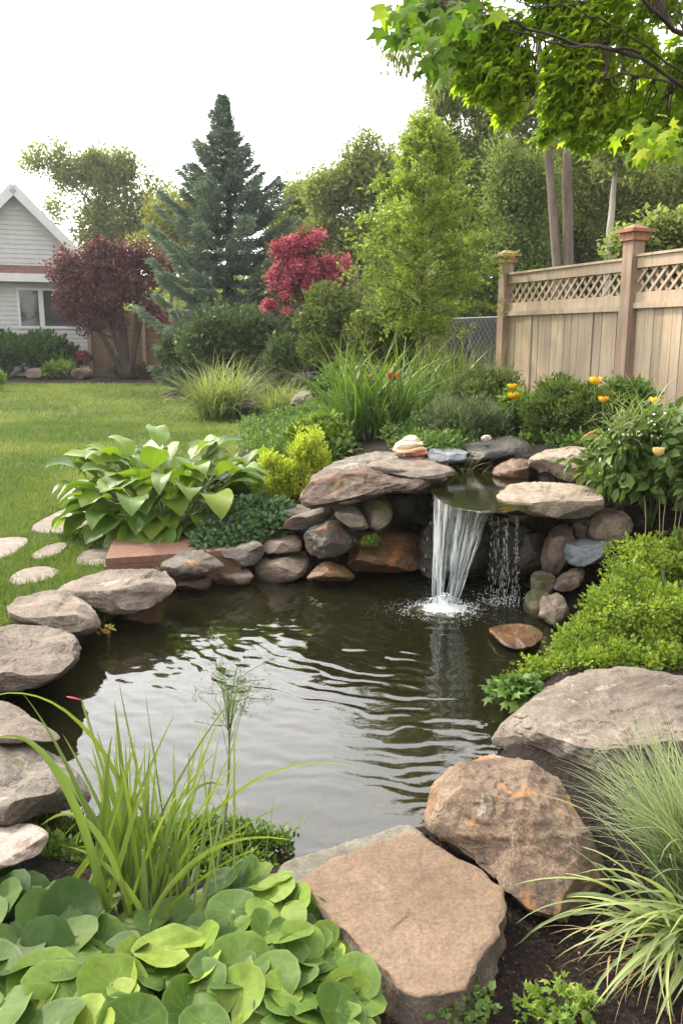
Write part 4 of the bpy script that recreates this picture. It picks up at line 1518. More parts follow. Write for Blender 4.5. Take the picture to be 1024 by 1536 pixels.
# second patch where the drips land
C = np.stack([at_y(752, 872, 4.98)[0] + R.normal(0, .10, nb), 4.98 + R.normal(0, .06, nb), WZ + .003 + np.abs(R.normal(0, .012, nb))], -1)
V, F, kk = beads(C, R.uniform(.0012, .0032, nb))
obj('drip_splash', V, F, m, wf_root, attr=np.ones(len(V)), smooth=True)
# ------------------------------------------------------------------ plants
G_MID = [(.1, (.035, .075, .012)), (.5, (.065, .12, .02)), (.9, (.11, .17, .035))]
G_BRIGHT = [(.05, (.07, .13, .015)), (.5, (.14, .22, .028)), (.95, (.24, .31, .05))]
G_DARK = [(.1, (.016, .038, .010)), (.5, (.03, .062, .016)), (.9, (.06, .10, .025))]
G_OLIVE = [(.1, (.05, .075, .02)), (.5, (.085, .115, .032)), (.9, (.14, .165, .05))]
G_GREY = [(.1, (.055, .085, .04)), (.5, (.10, .14, .07)), (.9, (.17, .21, .11))]
G_YEL = [(.1, (.19, .26, .022)), (.5, (.35, .42, .045)), (.9, (.52, .56, .10))]
M_STEM = plain_mat('green_stem', (.07, .11, .03), .7)
M_BARK = bark_mat('grey_brown_bark', (.06, .045, .033), (.17, .135, .105))
M_DKBARK = bark_mat('dark_bark', (.025, .018, .015), (.075, .055, .045))
M_REDBARK = bark_mat('reddish_bark', (.075, .056, .046), (.185, .145, .12), 6)
M_BIRCH = bark_mat('pale_birch_bark', (.22, .19, .16), (.50, .46, .40), 5)
M_TWIG = bark_mat('twig_bark', (.05, .035, .022), (.12, .085, .055))


def stems_to(root, base, tips, mat, r0, name='stems', k=5, sag=.12, seg=7):
    mb = MB()
    for t in tips:
        s = np.linspace(0, 1, seg)[:, None]
        mid = (base + t) / 2 + np.array([0, 0, np.linalg.norm(t - base) * sag]) + R.normal(0, .04, 3) * np.linalg.norm(t - base)
        P = (1 - s) ** 2 * base + 2 * s * (1 - s) * mid + s ** 2 * t
        mb.tube(P, r0 * (1 - .75 * s[:, 0]), k)
    return mb.build(name, mat, root, smooth=True)


def shrub(name, label, cat, box, Y, L, Wl, mat, n_cl=60, per=60, cr=.3, kind='dia', depth=None, group=None, stem=M_STEM, up=.35, out=.7, rnd=.6, flat=.6, droop=0, shell=3.4, base=None, ntip=9, low=.0, sq=1.0):
    """mound of leaves filling a pixel box (x0,y0,x1,y1) at distance Y"""
    x0, y0, x1, y1 = box
    c = at_y((x0 + x1) / 2, (y0 + y1) / 2, Y)
    sc = np.linalg.norm(c - CAM) / F_PX
    rx, rz = (x1 - x0) / 2 * sc, (y1 - y0) / 2 * sc
    ry = depth if depth else (rx + rz) * .5
    dep = (CAM_H - c[2]) / np.linalg.norm(c - CAM)
    rz = math.sqrt(max(rz * rz - (ry * dep) ** 2, (.5 * rz) ** 2))
    g = gz(c[0], c[1])
    b = np.array([c[0], c[1], g])
    root = thing(name, label, cat, b, group)
    u = rdir(n_cl)
    u[:, 2] = np.where(u[:, 2] < -low - .35, -u[:, 2], u[:, 2])
    rr = R.random(n_cl) ** (1 / shell) * (1 + .42 * fbm(u * 2.2 + c, 3, int(abs(box[0])) + 3))
    crm = cr * (rx + rz) / 2
    C = c + u * np.maximum(np.array([rx, ry, rz]) - crm * .55, .02) * rr[:, None]
    C[:, 2] = np.maximum(C[:, 2], ground_z(C[:, 0], C[:, 1]) + .25 * crm)
    V, F, v = clump_leaves(C, crm, per, L, Wl, kind, up, out, rnd, droop, flat, sq=sq)
    obj('foliage', V, F, mat, root, attr=v, base=None)
    if ntip:
        stems_to(root, b - [0, 0, .03], C[R.choice(n_cl, min(ntip, n_cl), False)], stem, max(.004, .02 * rx))
    return root


def grass_clump(name, label, cat, px, py, Y, n, L, Wd, mat, spread, lean=(0, .35), curv=(.3, 1.6), k=8, across=2, az=None, group=None, part='blades', z=None, power=1.3):
    c = at_y(px, py, Y)
    c[2] = gz(c[0], c[1]) if z is None else z
    root = thing(name, label, cat, c, group)
    a = R.random(n) * 6.283 if az is None else az[0] + R.normal(0, az[1], n)
    r = spread * R.random(n) ** .5
    th = R.random(n) * 6.283
    B = c + np.stack([r * np.cos(th), r * np.sin(th), np.full(n, -.01)], -1)
    V, F, A = blades(B, a, L * R.uniform(.55, 1.05, n), Wd * R.uniform(.6, 1.15, n), R.uniform(*lean, n), R.uniform(*curv, n), k, across, power)
    obj(part, V, F, mat, root, attr=A, smooth=True)
    return root


def blade_mat(name, base, mid, tip, trans=.35, rough=.42, stripe=.2):
    """blade colour runs from base to tip, varied per blade"""
    m, n, l = new_mat(name)
    a = n.new('ShaderNodeAttribute')
    a.attribute_name = 't'
    b = n.new('ShaderNodeAttribute')
    b.attribute_name = 'v'
    c = ramp(n, l, a.outputs['Fac'], [(0, base), (.35, mid), (1, tip)])
    c = mixc(n, l, .8, c, ramp(n, l, b.outputs['Fac'], [(0, (.55, .6, .6)), (.5, (1, 1, 1)), (1, (1.5, 1.35, 1.1))]), 'MULTIPLY')
    p = n.new('ShaderNodeBsdfPrincipled')
    l.new(c, p.inputs['Base Color'])
    p.inputs['Roughness'].default_value = rough
    p.inputs['Specular IOR Level'].default_value = .35
    tr = n.new('ShaderNodeBsdfTranslucent')
    l.new(mixc(n, l, 1.0, c, (1.5, 1.5, .8), 'MULTIPLY'), tr.inputs['Color'])
    mx = n.new('ShaderNodeMixShader')
    mx.inputs[0].default_value = trans
    l.new(p.outputs[0], mx.inputs[1])
    l.new(tr.outputs[0], mx.inputs[2])
    o = n.new('ShaderNodeOutputMaterial')
    l.new(mx.outputs[0], o.inputs[0])
    return m


def big_leaf(prof, nu=9, nw=7, bend=.4, cup=.15, wave=.03, notch=0.0):
    """grid leaf template: returns function (u,w)->local coords; prof gives half width along u"""
    u = np.linspace(0, 1, nu)
    w = np.linspace(-1, 1, nw)
    U, Wm = np.meshgrid(u, w, indexing='ij')
    hw = np.interp(U, *prof)
    return U, Wm, hw, nu, nw


def grid_leaves(B, az, el, L, Wd, prof, bend, cup=.2, wave=.04, nu=10, nw=7, v=None, fold=None, roll=.2):
    """curved broad leaves: B base points, az azimuth, el start elevation; bend = total downward turn along the leaf"""
    n = len(B)
    U, Wm, hw, _, _ = big_leaf(prof, nu, nw)
    V = []
    t = np.linspace(0, 1, nu)
    for k in range(n):
        e = el[k] - bend[k] * t ** 1.4
        ds = L[k] / (nu - 1)
        hx = np.concatenate([[0], np.cumsum(np.cos((e[1:] + e[:-1]) / 2) * ds)])
        hz = np.concatenate([[0], np.cumsum(np.sin((e[1:] + e[:-1]) / 2) * ds)])
        T = np.array([math.sin(az[k]), math.cos(az[k]), 0])
        S0 = np.array([math.cos(az[k]), -math.sin(az[k]), 0])
        rl = R.normal(0, roll)
        ph = R.random() * 6.28
        fw = R.uniform(.6, 1.4)
        nrmv = np.stack([-np.sin(e)[:, None] * T + np.cos(e)[:, None] * np.array([0, 0, 1.0])], 0)[0]
        S = math.cos(rl) * S0 + math.sin(rl) * nrmv
        nv = np.cross(S, np.cos(e)[:, None] * T + np.sin(e)[:, None] * np.array([0, 0, 1.0]))
        nv = nv * np.sign(nv[:, 2:3] + 1e-6) if abs(rl) < .8 else nv
        C = B[k] + hx[:, None] * T + hz[:, None] * np.array([0, 0, 1.0])
        ww = Wm * hw * Wd[k]
        off = cup * np.abs(Wm) ** 1.2 * hw * Wd[k] + wave * Wd[k] * np.sin(U * 9 * fw + ph + np.sign(Wm) * 1.0) * np.abs(Wm) ** 2 * np.sin(U * np.pi)
        V.append((C[:, None] + ww[..., None] * S[:, None] + off[..., None] * nv[:, None]).reshape(-1, 3))
    i, j = np.meshgrid(np.arange(nu - 1), np.arange(nw - 1), indexing='ij')
    f = np.stack([i * nw + j, (i + 1) * nw + j, (i + 1) * nw + j + 1, i * nw + j + 1], -1).reshape(-1, 4)
    F = (f[None] + (np.arange(n) * nu * nw)[:, None, None]).reshape(-1, 4)
    v = R.random(n) if v is None else v
    return np.concatenate(V), [F], {'v': np.repeat(v, nu * nw), 'w': np.tile(Wm.ravel(), n), 't': np.tile(U.ravel(), n)}


def veined_mat(name, stops, vein=(.5, .6, .3), trans=.3, rough=.4, nvein=9.0, vs=.35, spec=.4, mott=.3, edge=None):
    m, n, l = new_mat(name)
    a = n.new('ShaderNodeAttribute')
    a.attribute_name = 'v'
    wv = n.new('ShaderNodeAttribute')
    wv.attribute_name = 'w'
    tv = n.new('ShaderNodeAttribute')
    tv.attribute_name = 't'
    tc = n.new('ShaderNodeTexCoord')
    no = noise_tex(n, l, tc.outputs['Object'], 14, 5, .65)
    c = ramp(n, l, math_n(n, l, 'ADD', a.outputs['Fac'], math_n(n, l, 'MULTIPLY', math_n(n, l, 'SUBTRACT', no, .5), mott)), stops)
    aw = math_n(n, l, 'ABSOLUTE', wv.outputs['Fac'])
    # side veins sweep from the midrib to the edge
    ph = math_n(n, l, 'SUBTRACT', math_n(n, l, 'MULTIPLY', tv.outputs['Fac'], nvein), math_n(n, l, 'MULTIPLY', aw, 1.6))
    fr = math_n(n, l, 'ABSOLUTE', math_n(n, l, 'SUBTRACT', math_n(n, l, 'FRACT', ph), .5))
    sv = smooth_map(n, l, fr, .09, .0)
    mid = smooth_map(n, l, aw, .07, .02)
    vf = math_n(n, l, 'MAXIMUM', math_n(n, l, 'MULTIPLY', sv, .45), mid)
    c = mixc(n, l, math_n(n, l, 'MULTIPLY', vf, vs), c, vein)
    if edge:
        c = mixc(n, l, math_n(n, l, 'MULTIPLY', smooth_map(n, l, math_n(n, l, 'ADD', aw, math_n(n, l, 'MULTIPLY', math_n(n, l, 'SUBTRACT', no, .5), .6)), .80, 1.02), .7), c, edge)
    p = n.new('ShaderNodeBsdfPrincipled')
    l.new(c, p.inputs['Base Color'])
    p.inputs['Roughness'].default_value = rough
    p.inputs['Specular IOR Level'].default_value = spec
    b = n.new('ShaderNodeBump')
    b.inputs['Strength'].default_value = .35
    b.inputs['Distance'].default_value = .004
    l.new(math_n(n, l, 'SUBTRACT', math_n(n, l, 'MULTIPLY', no, .5), vf), b.inputs['Height'])
    l.new(b.outputs[0], p.inputs['Normal'])
    tr = n.new('ShaderNodeBsdfTranslucent')
    l.new(mixc(n, l, 1.0, c, (1.5, 1.5, .7), 'MULTIPLY'), tr.inputs['Color'])
    mx = n.new('ShaderNodeMixShader')
    mx.inputs[0].default_value = trans
    l.new(p.outputs[0], mx.inputs[1])
    l.new(tr.outputs[0], mx.inputs[2])
    o = n.new('ShaderNodeOutputMaterial')
    l.new(mx.outputs[0], o.inputs[0])
    return m


HOSTA_PROF = ([0, .06, .18, .36, .55, .75, .9, 1], [.05, .22, .78, 1.0, .94, .64, .28, .0])
# --- hosta
hb = at_z(250, 790, .03)
hosta = thing('hosta', 'big hosta with broad yellow green leaves behind the brown step', 'hosta', hb)
nH = 185
az = R.random(nH) * 6.283
q = R.random(nH)
# outer leaves spread low, inner ones stand up
el0 = np.where(q < .45, R.uniform(.15, .6, nH), R.uniform(.6, 1.35, nH))
pr = R.uniform(.03, .22, nH)
B = hb + np.stack([np.sin(az) * pr, np.cos(az) * pr, np.zeros(nH)], -1)
plen = np.where(q < .45, R.uniform(.24, .52, nH), R.uniform(.30, .66, nH))
tip = B + np.stack([np.sin(az) * np.cos(el0) * plen * 1.02, np.cos(az) * np.cos(el0) * plen * 1.1, np.sin(el0) * plen * .88 + .03], -1)
V, F, A = grid_leaves(tip, az + R.normal(0, .25, nH), el0 * .75 + R.normal(.0, .15, nH), R.uniform(.25, .39, nH), R.uniform(.085, .128, nH), HOSTA_PROF, R.uniform(.8, 2.0, nH), cup=.28, wave=.16, nu=12, nw=9,
                     v=np.clip(R.normal(.5, .15, nH) + .08 * (el0 > .9), 0, 1))
M_HOSTA = veined_mat('hosta_leaf', [(0, (.03, .075, .02)), (.35, (.075, .145, .020)), (.65, (.135, .215, .026)), (.92, (.22, .28, .028)), (1, (.34, .37, .04))], (.22, .30, .06), .35, .38, 8, .35)
obj('leaves', V, F, M_HOSTA, hosta, attr=A, smooth=True)
mb = MB()
for k in range(nH):
    s = np.linspace(0, 1, 6)[:, None]
    P = B[k] * (1 - s) + tip[k] * s + np.array([0, 0, .05]) * np.sin(s * np.pi)
    mb.tube(P, .005, 5)
mb.build('stalks', plain_mat('hosta_stalk', (.13, .19, .05), .5), hosta, smooth=True)

# --- around the pond
M_SPIREA = leaf_mat('golden_leaf', G_YEL, .35)
c = at_y(440, 735, 6.35)
gs = thing('golden_shrub', 'bright yellow green shrub between the hosta and the ledge stone', 'shrub', (c[0], c[1], gz(c[0], c[1])))
C, _ = ellipse_pts(split_ells([(450, 690, 34, 34), (424, 722, 30, 26), (474, 668, 18, 24), (444, 735, 36, 16), (412, 696, 18, 22), (484, 690, 14, 18), (400, 735, 18, 14)], 4, .45), 6.35, 230, 2.0)
C[:, 2] = np.maximum(C[:, 2], ground_z(C[:, 0], C[:, 1]) + .02)
V, F, v = clump_leaves(C, .045, 26, .032, .017, 'dia', .8, .6, .6, 0, .5, sq=1.4)
obj('foliage', V, F, M_SPIREA, gs, attr=v)
stems_to(gs, np.array([c[0], c[1], gz(c[0], c[1]) - .02]), C[R.choice(len(C), 40, False)], M_STEM, .006)
M_CREEP = leaf_mat('creeper_leaf', [(.1, (.035, .075, .03)), (.5, (.065, .12, .055)), (.9, (.12, .18, .08))], .25)


def ground_cover(name, label, cat, region, n_cl, hgt, cr, per, L, Wl, mat, kind='oval', up=.5, flat=.7, lift=0.0, blade=0, Yr=None):
    """low plants growing over the ground inside a picture region"""
    poly = np.array(region, float)
    C = []
    while len(C) < n_cl:
        p = R.uniform(poly.min(0), poly.max(0))
        if poly_sd(p[:1], p[1:], poly)[0] > 0:
            C.append(on_ground(*p) if Yr is None else at_y(p[0], p[1], np.interp(p[1], Yr[0], Yr[1])))
    C = np.array(C)
    b = C.mean(0)
    b[2] = gz(b[0], b[1])
    C[:, 2] += lift + hgt * (.5 + .5 * fbm(C * 2.5, 2, 5)) * R.uniform(.3, 1, n_cl)
    root = thing(name, label, cat, b)
    V, F, v = clump_leaves(C, cr, per, L, Wl, kind, up, .7, .6, 0, flat, sq=.8)
    obj('foliage', V, F, mat, root, attr=v)
    if blade:
        B = C[R.integers(0, n_cl, blade)] - [0, 0, .05]
        V, F, A = blades(B, R.random(blade) * 6.28, R.uniform(.5, 1.0, blade) * hgt * 1.6, .006, R.uniform(0, .5, blade), R.uniform(.2, 1.2, blade), 5, 2)
        obj('blades', V, F, M_IRIS if 'M_IRIS' in globals() else mat, root, attr=A)
    return root


ground_cover('creeping_groundcover', 'blue green creeping plant spilling over the grey wall stones', 'groundcover plant', [(296, 832), (300, 800), (330, 765), (380, 750), (430, 756), (425, 790), (392, 806), (350, 815), (318, 834)], 260, .03, .06, 34, .036, .026, M_CREEP, lift=-.01, Yr=([750, 834], [5.98, 5.40]))
M_LOW = leaf_mat('low_leaf', [(.1, (.05, .10, .02)), (.5, (.09, .155, .035)), (.9, (.15, .22, .06))], .3)
ground_cover('leafy_mound', 'low spread of small green leaves between the hosta and the lawn', 'groundcover plant', [(360, 660), (372, 628), (430, 606), (500, 612), (520, 680), (470, 720), (400, 700)], 420, .22, .11, 44, .05, .03, M_LOW)
ground_cover('bed_groundcover', 'low green plants on the slope behind the upper pool', 'groundcover plant', [(600, 690), (560, 640), (640, 600), (760, 590), (860, 600), (900, 680), (800, 668), (720, 660), (660, 680)], 420, .14, .09, 40, .04, .02, M_LOW)
ground_cover('bed_groundcover', 'mixed low plants between the strap leaved clump and the far shrubs', 'groundcover plant', [(400, 620), (380, 600), (420, 580), (520, 575), (640, 580), (640, 610), (500, 640)], 300, .25, .16, 40, .07, .035, M_LOW)
shrub('leafy_mound', 'fresh green leafy plants between the golden shrub and the strap leaved clump', 'shrub', (430, 622, 520, 716), 7.0, .045, .028, leaf_mat('fresh_leaf', G_BRIGHT, .3), 90, 50, .26, 'oval')
M_IRIS = blade_mat('iris_blade', (.05, .09, .02), (.075, .14, .03), (.13, .20, .04))
grass_clump('daylily_clump', 'tall clump of arching strap leaves behind the cream ornament', 'daylily', 556, 690, 7.4, 230, 1.02, .028, M_IRIS, .34, (0, .42), (.2, 1.5), 9, 3)
grass_clump('daylily_clump', 'upright green blades at the foot of the young tree trunk', 'daylily', 652, 625, 8.6, 130, .95, .02, M_IRIS, .3, (0, .35), (.1, .9), 8, 2)
M_ORNG = blade_mat('ornamental_blade', (.10, .15, .05), (.14, .20, .055), (.30, .34, .13))
grass_clump('ornamental_grass', 'large mounded fountain grass clump on the lawn edge', 'grass clump', 336, 596, 15.4, 900, 1.45, .022, M_ORNG, .45, (0, .7), (.5, 1.9), 8)
grass_clump('ornamental_grass', 'smaller fountain grass tuft beside the mossy grey boulder', 'grass clump', 424, 598, 14.2, 420, .85, .016, M_ORNG, .25, (0, .6), (.4, 1.7), 7)
M_FINE = leaf_mat('fine_grey_leaf', G_GREY, .3)
M_FINE2 = leaf_mat('fine_olive_leaf', [(.1, (.045, .075, .02)), (.5, (.09, .125, .035)), (.9, (.15, .19, .06))], .3)
shrub('fine_shrub', 'grey green fine leaved shrub behind the upper pool', 'shrub', (630, 600, 760, 684), 6.9, .06, .008, M_FINE, 120, 90, .3, 'dia', up=.7, out=.8, rnd=.4)
shrub('fine_shrub', 'feathery olive shrub in front of the left fence post', 'shrub', (655, 552, 790, 650), 8.0, .055, .011, M_FINE2, 150, 80, .25, 'dia', up=.5)
shrub('fine_shrub', 'dense rounded green shrub in front of the wooden fence', 'shrub', (783, 575, 920, 682), 6.7, .045, .014, leaf_mat('round_shrub_leaf', [(.1, (.04, .075, .018)), (.5, (.08, .125, .03)), (.9, (.14, .19, .05))], .3), 170, 80, .24, 'dia', up=.5)
shrub('fine_shrub', 'small bright leaved bush between the olive shrub and the rounded one', 'shrub', (745, 588, 812, 652), 7.3, .05, .024, leaf_mat('bright_leaf', G_BRIGHT, .3), 50, 45, .3, 'oval')
shrub('fine_shrub', 'green bush at the fence foot behind the white flowering plant', 'shrub', (895, 575, 985, 650), 6.9, .05, .02, M_LOW, 70, 60, .3)
shrub('fine_shrub', 'low dark bush behind the dark pool boulder', 'shrub', (745, 610, 830, 672), 7.0, .04, .02, leaf_mat('dark_leaf', G_DARK, .2), 60, 60, .3)
# white flowering leafy plant
fl_pl = shrub('flowering_plant', 'leafy plant with broad leaves and tiny white flowers at the right edge', 'flowering plant', (888, 618, 1075, 786), 5.05, .085, .045, leaf_mat('broad_leaf', [(.1, (.05, .09, .02)), (.5, (.09, .15, .035)), (.9, (.16, .22, .06))], .3), 130, 26, .3, 'oval', depth=.42, droop=.5, up=.25, flat=.5)
C, _ = ellipse_pts([(930, 650, 60, 26, -.3), (990, 640, 60, 24, -.25), (900, 690, 20, 26, -.2)], 5.05, 46, 1.6, .5)
V, F, v = leaf_mesh(C, rdir(46), rdir(46) + [0, -.3, .8], .016, .014, 'oval')
obj('flowers', V, F, plain_mat('white_petal', (.75, .74, .62), .6), fl_pl, attr=v)
C, _ = ellipse_pts([(950, 640, 70, 40, -.25), (1000, 700, 40, 40, -.25)], 5.05, 170, 1.6, .5)
V, F, A = blades(C, R.random(170) * 6.28, R.uniform(.14, .3, 170), .008, R.uniform(.2, 1.2, 170), R.uniform(.3, 1.4, 170), 6, 2)
obj('leaf_blades', V, F, M_ORNG, fl_pl, attr=A)
mb = MB()
for px in (992, 1003, 1012, 1020, 962, 1030):
    a_, b_ = at_y(px, 745, 4.8), at_y(px - 14 + R.normal(0, 6), 850, 4.72)
    s = np.linspace(0, 1, 8)[:, None]
    mb.tube(a_ * (1 - s) + b_ * s + np.stack([.02 * np.sin(s[:, 0] * 3 + px), 0 * s[:, 0] - .05 * s[:, 0], 0 * s[:, 0]], -1), .0028, 5)
mb.build('dry_stalks', plain_mat('dry_stalk', (.24, .20, .11), .8), fl_pl, smooth=True)
# dense bright spreading shrub on the right bank
M_BOX = leaf_mat('bright_small_leaf', [(.05, (.075, .14, .015)), (.5, (.165, .245, .03)), (.95, (.31, .36, .055))], .4)
bs = thing('spreading_shrub', 'dense bright green spreading shrub covering the right bank', 'shrub', (1.75, 4.15, 0.0))
C, _ = ellipse_pts([(990, 860, 90, 64, .35), (1010, 830, 80, 36, .5), (945, 890, 50, 52, .1), (915, 935, 60, 60, -.15), (975, 940, 110, 66, -.2), (862, 982, 46, 36, -.35), (815, 1015, 36, 28, -.45), (900, 985, 100, 34, -.35), (1010, 960, 80, 60, -.3), (940, 992, 80, 24, -.55), (1010, 1000, 60, 26, -.5), (880, 1000, 50, 20, -.55), (780, 1035, 24, 20, -.5)], 4.2, 700, 3.0, .8)
C[:, 2] = np.maximum(C[:, 2], ground_z(C[:, 0], C[:, 1]) + .02)
V, F, v = clump_leaves(C, .058, 62, .020, .0125, 'oval', .5, .8, .55, 0, .5, vclump=.35)
obj('foliage', V, F, M_BOX, bs, attr=v)
stems_to(bs, np.array([1.75, 4.2, gz(1.75, 4.2) - .03]), C[R.choice(len(C), 40, False)], M_STEM, .012)
M_CELERY = leaf_mat('scalloped_leaf', [(.1, (.045, .10, .018)), (.5, (.085, .16, .03)), (.9, (.15, .23, .05))], .3)
shrub('low_leafy_plant', 'small plant of scalloped leaves leaning over the water from the right bank', 'plant', (738, 1015, 808, 1068), 3.42, .055, .05, M_CELERY, 26, 9, .3, 'maple', up=.3, flat=.8)
# grassy tuft hanging over the pool
grass_clump('hanging_grass', 'thin pale trailing grass hanging over the upper pool', 'grass clump', 706, 692, 6.0, 130, .36, .0055, blade_mat('pale_blade', (.13, .16, .06), (.20, .24, .08), (.36, .36, .18)), .12, (.2, 1.2), (.5, 2.0), 8, group=None)
grass_clump('thin_grass', 'thin upright pale grasses in front of the black mesh fence', 'grass clump', 706, 610, 9.1, 170, .95, .010, M_ORNG, .38, (0, .25), (.05, .6), 6)
V3 = leaf_mat('moss_leaf', G_BRIGHT, .3)
shrub('moss_tuft', 'tuft of green moss fern on the wet reddish boulder by the fall', 'fern', (538, 803, 570, 824), 5.36, .025, .012, V3, 16, 22, .4, 'lance', ntip=0)
grass_clump('grass_tuft', 'little pale grass tuft at the corner of the brown step', 'grass clump', 243, 846, 5.2, 40, .13, .007, M_ORNG, .03, (0, .5), (.1, .8), 5, z=-.02)
sp = shrub('seedling', 'tiny yellowish seedling at the waterline under the slanted granite boulder', 'seedling', (146, 938, 172, 956), 4.22, .03, .018, leaf_mat('yellowed_leaf', [(.1, (.10, .12, .02)), (.6, (.3, .22, .04)), (.9, (.4, .22, .05))], .3), 5, 4, .4, 'oval', ntip=3)

# --- tulips and roses
def tulip(label, px, py, Y, col, r_px=8, kind='tulip', root_off=None, n_pet=6, open_=.0):
    c = at_y(px, py, Y)
    g = gz(c[0], c[1])
    root = thing('flower', label, kind, (c[0], c[1], g))
    r = r_px * .84 * mpp(Y)
    f0 = np.array([c[0], c[1], g - .02]) if root_off is None else c + np.array(root_off)
    MB().tube(np.array([f0, (f0 + c) / 2 + [.012, 0, 0], [c[0], c[1], c[2] - r * .7]]), .0045, 5).build('stem', M_STEM, root, smooth=True)
    az = np.arange(n_pet) / n_pet * 6.283 + R.random()
    B = c + np.stack([np.sin(az) * r * .12, np.cos(az) * r * .12, np.full(n_pet, -r * .8)], -1)
    V, F, A = grid_leaves(B, az, np.full(n_pet, .35 + .2 * (open_ > 0)), np.full(n_pet, r * 2.1), np.full(n_pet, r * .80), ([0, .3, .6, .85, 1], [.35, .9, 1, .7, .1]), np.full(n_pet, -1.55 + open_ * 2.0), cup=.35, wave=.05, nu=7, nw=5)
    obj('petals', V, F, plain_mat('petal', col, .5, .15, 25), root, smooth=True)
    if root_off is not None:
        return root
    az = R.random(3) * 6.28
    V, F, A = grid_leaves(np.repeat([[c[0], c[1], g]], 3, 0), az, np.full(3, 1.25), np.full(3, (c[2] - g) * .6), np.full(3, .018), ([0, .3, .7, 1], [.5, 1, .8, 0]), np.full(3, .7), nu=7, nw=3)
    obj('leaves', V, F, M_LOW, root, attr=A, smooth=True)
    return root


tulip('red tulip in front of the young tree trunk', 590, 564, 7.3, (.62, .02, .015), 8)
tulip('smaller red tulip bud left of the tree trunk', 582, 551, 7.5, (.55, .02, .03), 5)
tulip('pale yellow tulip at the top of the strap leaved clump', 550, 565, 7.4, (.68, .42, .12), 6)
tulip('golden yellow tulip, lower bloom of the pair by the olive shrub', 769, 594, 6.9, (.78, .45, .01), 8)
tulip('yellow tulip, upper bloom of the pair by the olive shrub', 768, 580, 7.05, (.80, .50, .02), 7)
tulip('yellow tulip standing highest before the fence boards', 892, 571, 6.4, (.85, .55, .02), 9)
tulip('small orange yellow bloom on top of the rounded shrub', 904, 599, 6.3, (.80, .40, .02), 7)
tulip('yellow tulip with a white flush near the right frame edge', 983, 601, 6.0, (.85, .62, .05), 9)
tulip('open pale yellow rose low on the flowering plant', 987, 678, 4.68, (.80, .60, .26), 9, 'rose', n_pet=11, open_=.22, root_off=(.02, .25, -.16))

# ------------------------------------------------------------------ near plants
def reeds(B, tips_px, Ys, wid, bend, mat, root, name='blades', k=16):
    """blades from base points to given picture positions, each with its own arc"""
    rows, vv, tt = [], [], []
    n = len(B)
    t = np.linspace(0, 1, k)[:, None]
    for i in range(n):
        e = at_y(*tips_px[i], Ys[i])
        mid = B[i] * .45 + e * .55
        mid = np.array([B[i][0] + (e[0] - B[i][0]) * bend[i], B[i][1] + (e[1] - B[i][1]) * bend[i], (.62 * e[2] + .10) if bend[i] > .38 else (max(e[2], .1) + .22)])
        P = (1 - t) ** 2 * B[i] + 2 * t * (1 - t) * mid + t ** 2 * e
        tang = nrm(np.gradient(P, axis=0))
        view = nrm(np.array([P[k // 2][0], P[k // 2][1], 0]))
        a = R.normal(0, .6)
        side = np.cross(tang, view)
        side = nrm(side * math.cos(a) + np.cross(side, tang) * math.sin(a))
        nv = np.cross(side, tang)
        w = wid[i] * np.minimum(.6 + 1.6 * t, 1) * np.clip((1 - t) / .55, .0, 1) ** .75
        rows.append(np.stack([P - side * w / 2 + nv * w * .22, P, P + side * w / 2 + nv * w * .22], 1))
        vv.append(np.full(k * 3, R.random()))
        tt.append(np.repeat(t[:, 0], 3))
    V = np.concatenate([r.reshape(-1, 3) for r in rows])
    i, j = np.meshgrid(np.arange(k - 1), np.arange(2), indexing='ij')
    f = np.stack([i * 3 + j, i * 3 + j + 1, (i + 1) * 3 + j + 1, (i + 1) * 3 + j], -1).reshape(-1, 4)
    F = (f[None] + (np.arange(n) * k * 3)[:, None, None]).reshape(-1, 4)
    return obj(name, V, F, mat, root, attr={'v': np.concatenate(vv), 't': np.concatenate(tt)}, smooth=True)


M_REED = blade_mat('reed_blade', (.08, .12, .03), (.125, .195, .03), (.18, .245, .045), .4, .38)
rb = at_z(205, 1395, .0)
reed = thing('reed_clump', 'tall bright green reed blades rising at the near left bank', 'reeds', rb)
main = [((30, 1035), 2.35, .4, .020), ((-30, 1050), 2.2, .25, .026), ((60, 1125), 2.2, .5, .018), ((-20, 1115), 2.1, .3, .020), ((122, 1052), 2.2, .8, .011), ((172, 1050), 2.15, .8, .014),
        ((218, 1040), 2.25, .9, .009), ((178, 1018), 2.3, .9, .007), ((262, 1072), 2.3, .8, .008), ((125, 1130), 2.2, .6, .014), ((195, 1090), 2.15, .7, .012), ((300, 1105), 2.2, .7, .009),
        ((385, 1010), 2.35, .5, .006), ((340, 1060), 2.3, .6, .009), ((366, 1250), 2.1, .55, .013), ((340, 1180), 2.2, .3, .015), ((230, 1130), 2.1, .8, .012), ((150, 1180), 2.0, .6, .014), ((310, 1150), 2.2, .6, .010), ((270, 1160), 2.1, .7, .012),
        ((90, 1180), 2.0, .4, .014), ((445, 1262), 2.15, .3, .012), ((440, 1205), 2.2, .5, .008), ((535, 1150), 2.35, .35, .011), ((205, 1150), 2.05, .9, .012), ((245, 1200), 2.05, .9, .012), ((170, 1130), 2.15, .8, .010), ((290, 1190), 2.1, .7, .012), ((320, 1240), 2.1, .5, .012), ((60, 1240), 2.0, .3, .016), ((100, 1270), 1.95, .4, .014), ((395, 1270), 2.1, .4, .012),
        ((318, 1055), 2.3, .75, .007), ((352, 1045), 2.35, .7, .006), ((296, 1075), 2.3, .8, .008), ((330, 1100), 2.3, .7, .007), ((372, 1090), 2.3, .6, .006), ((284, 1120), 2.2, .8, .009), ((362, 1130), 2.3, .55, .008)]
B = np.array([rb + [R.normal(0, .055) + (.10 if k_ >= len(main) - 7 else 0), R.normal(0, .05), -.01] for k_ in range(len(main))])
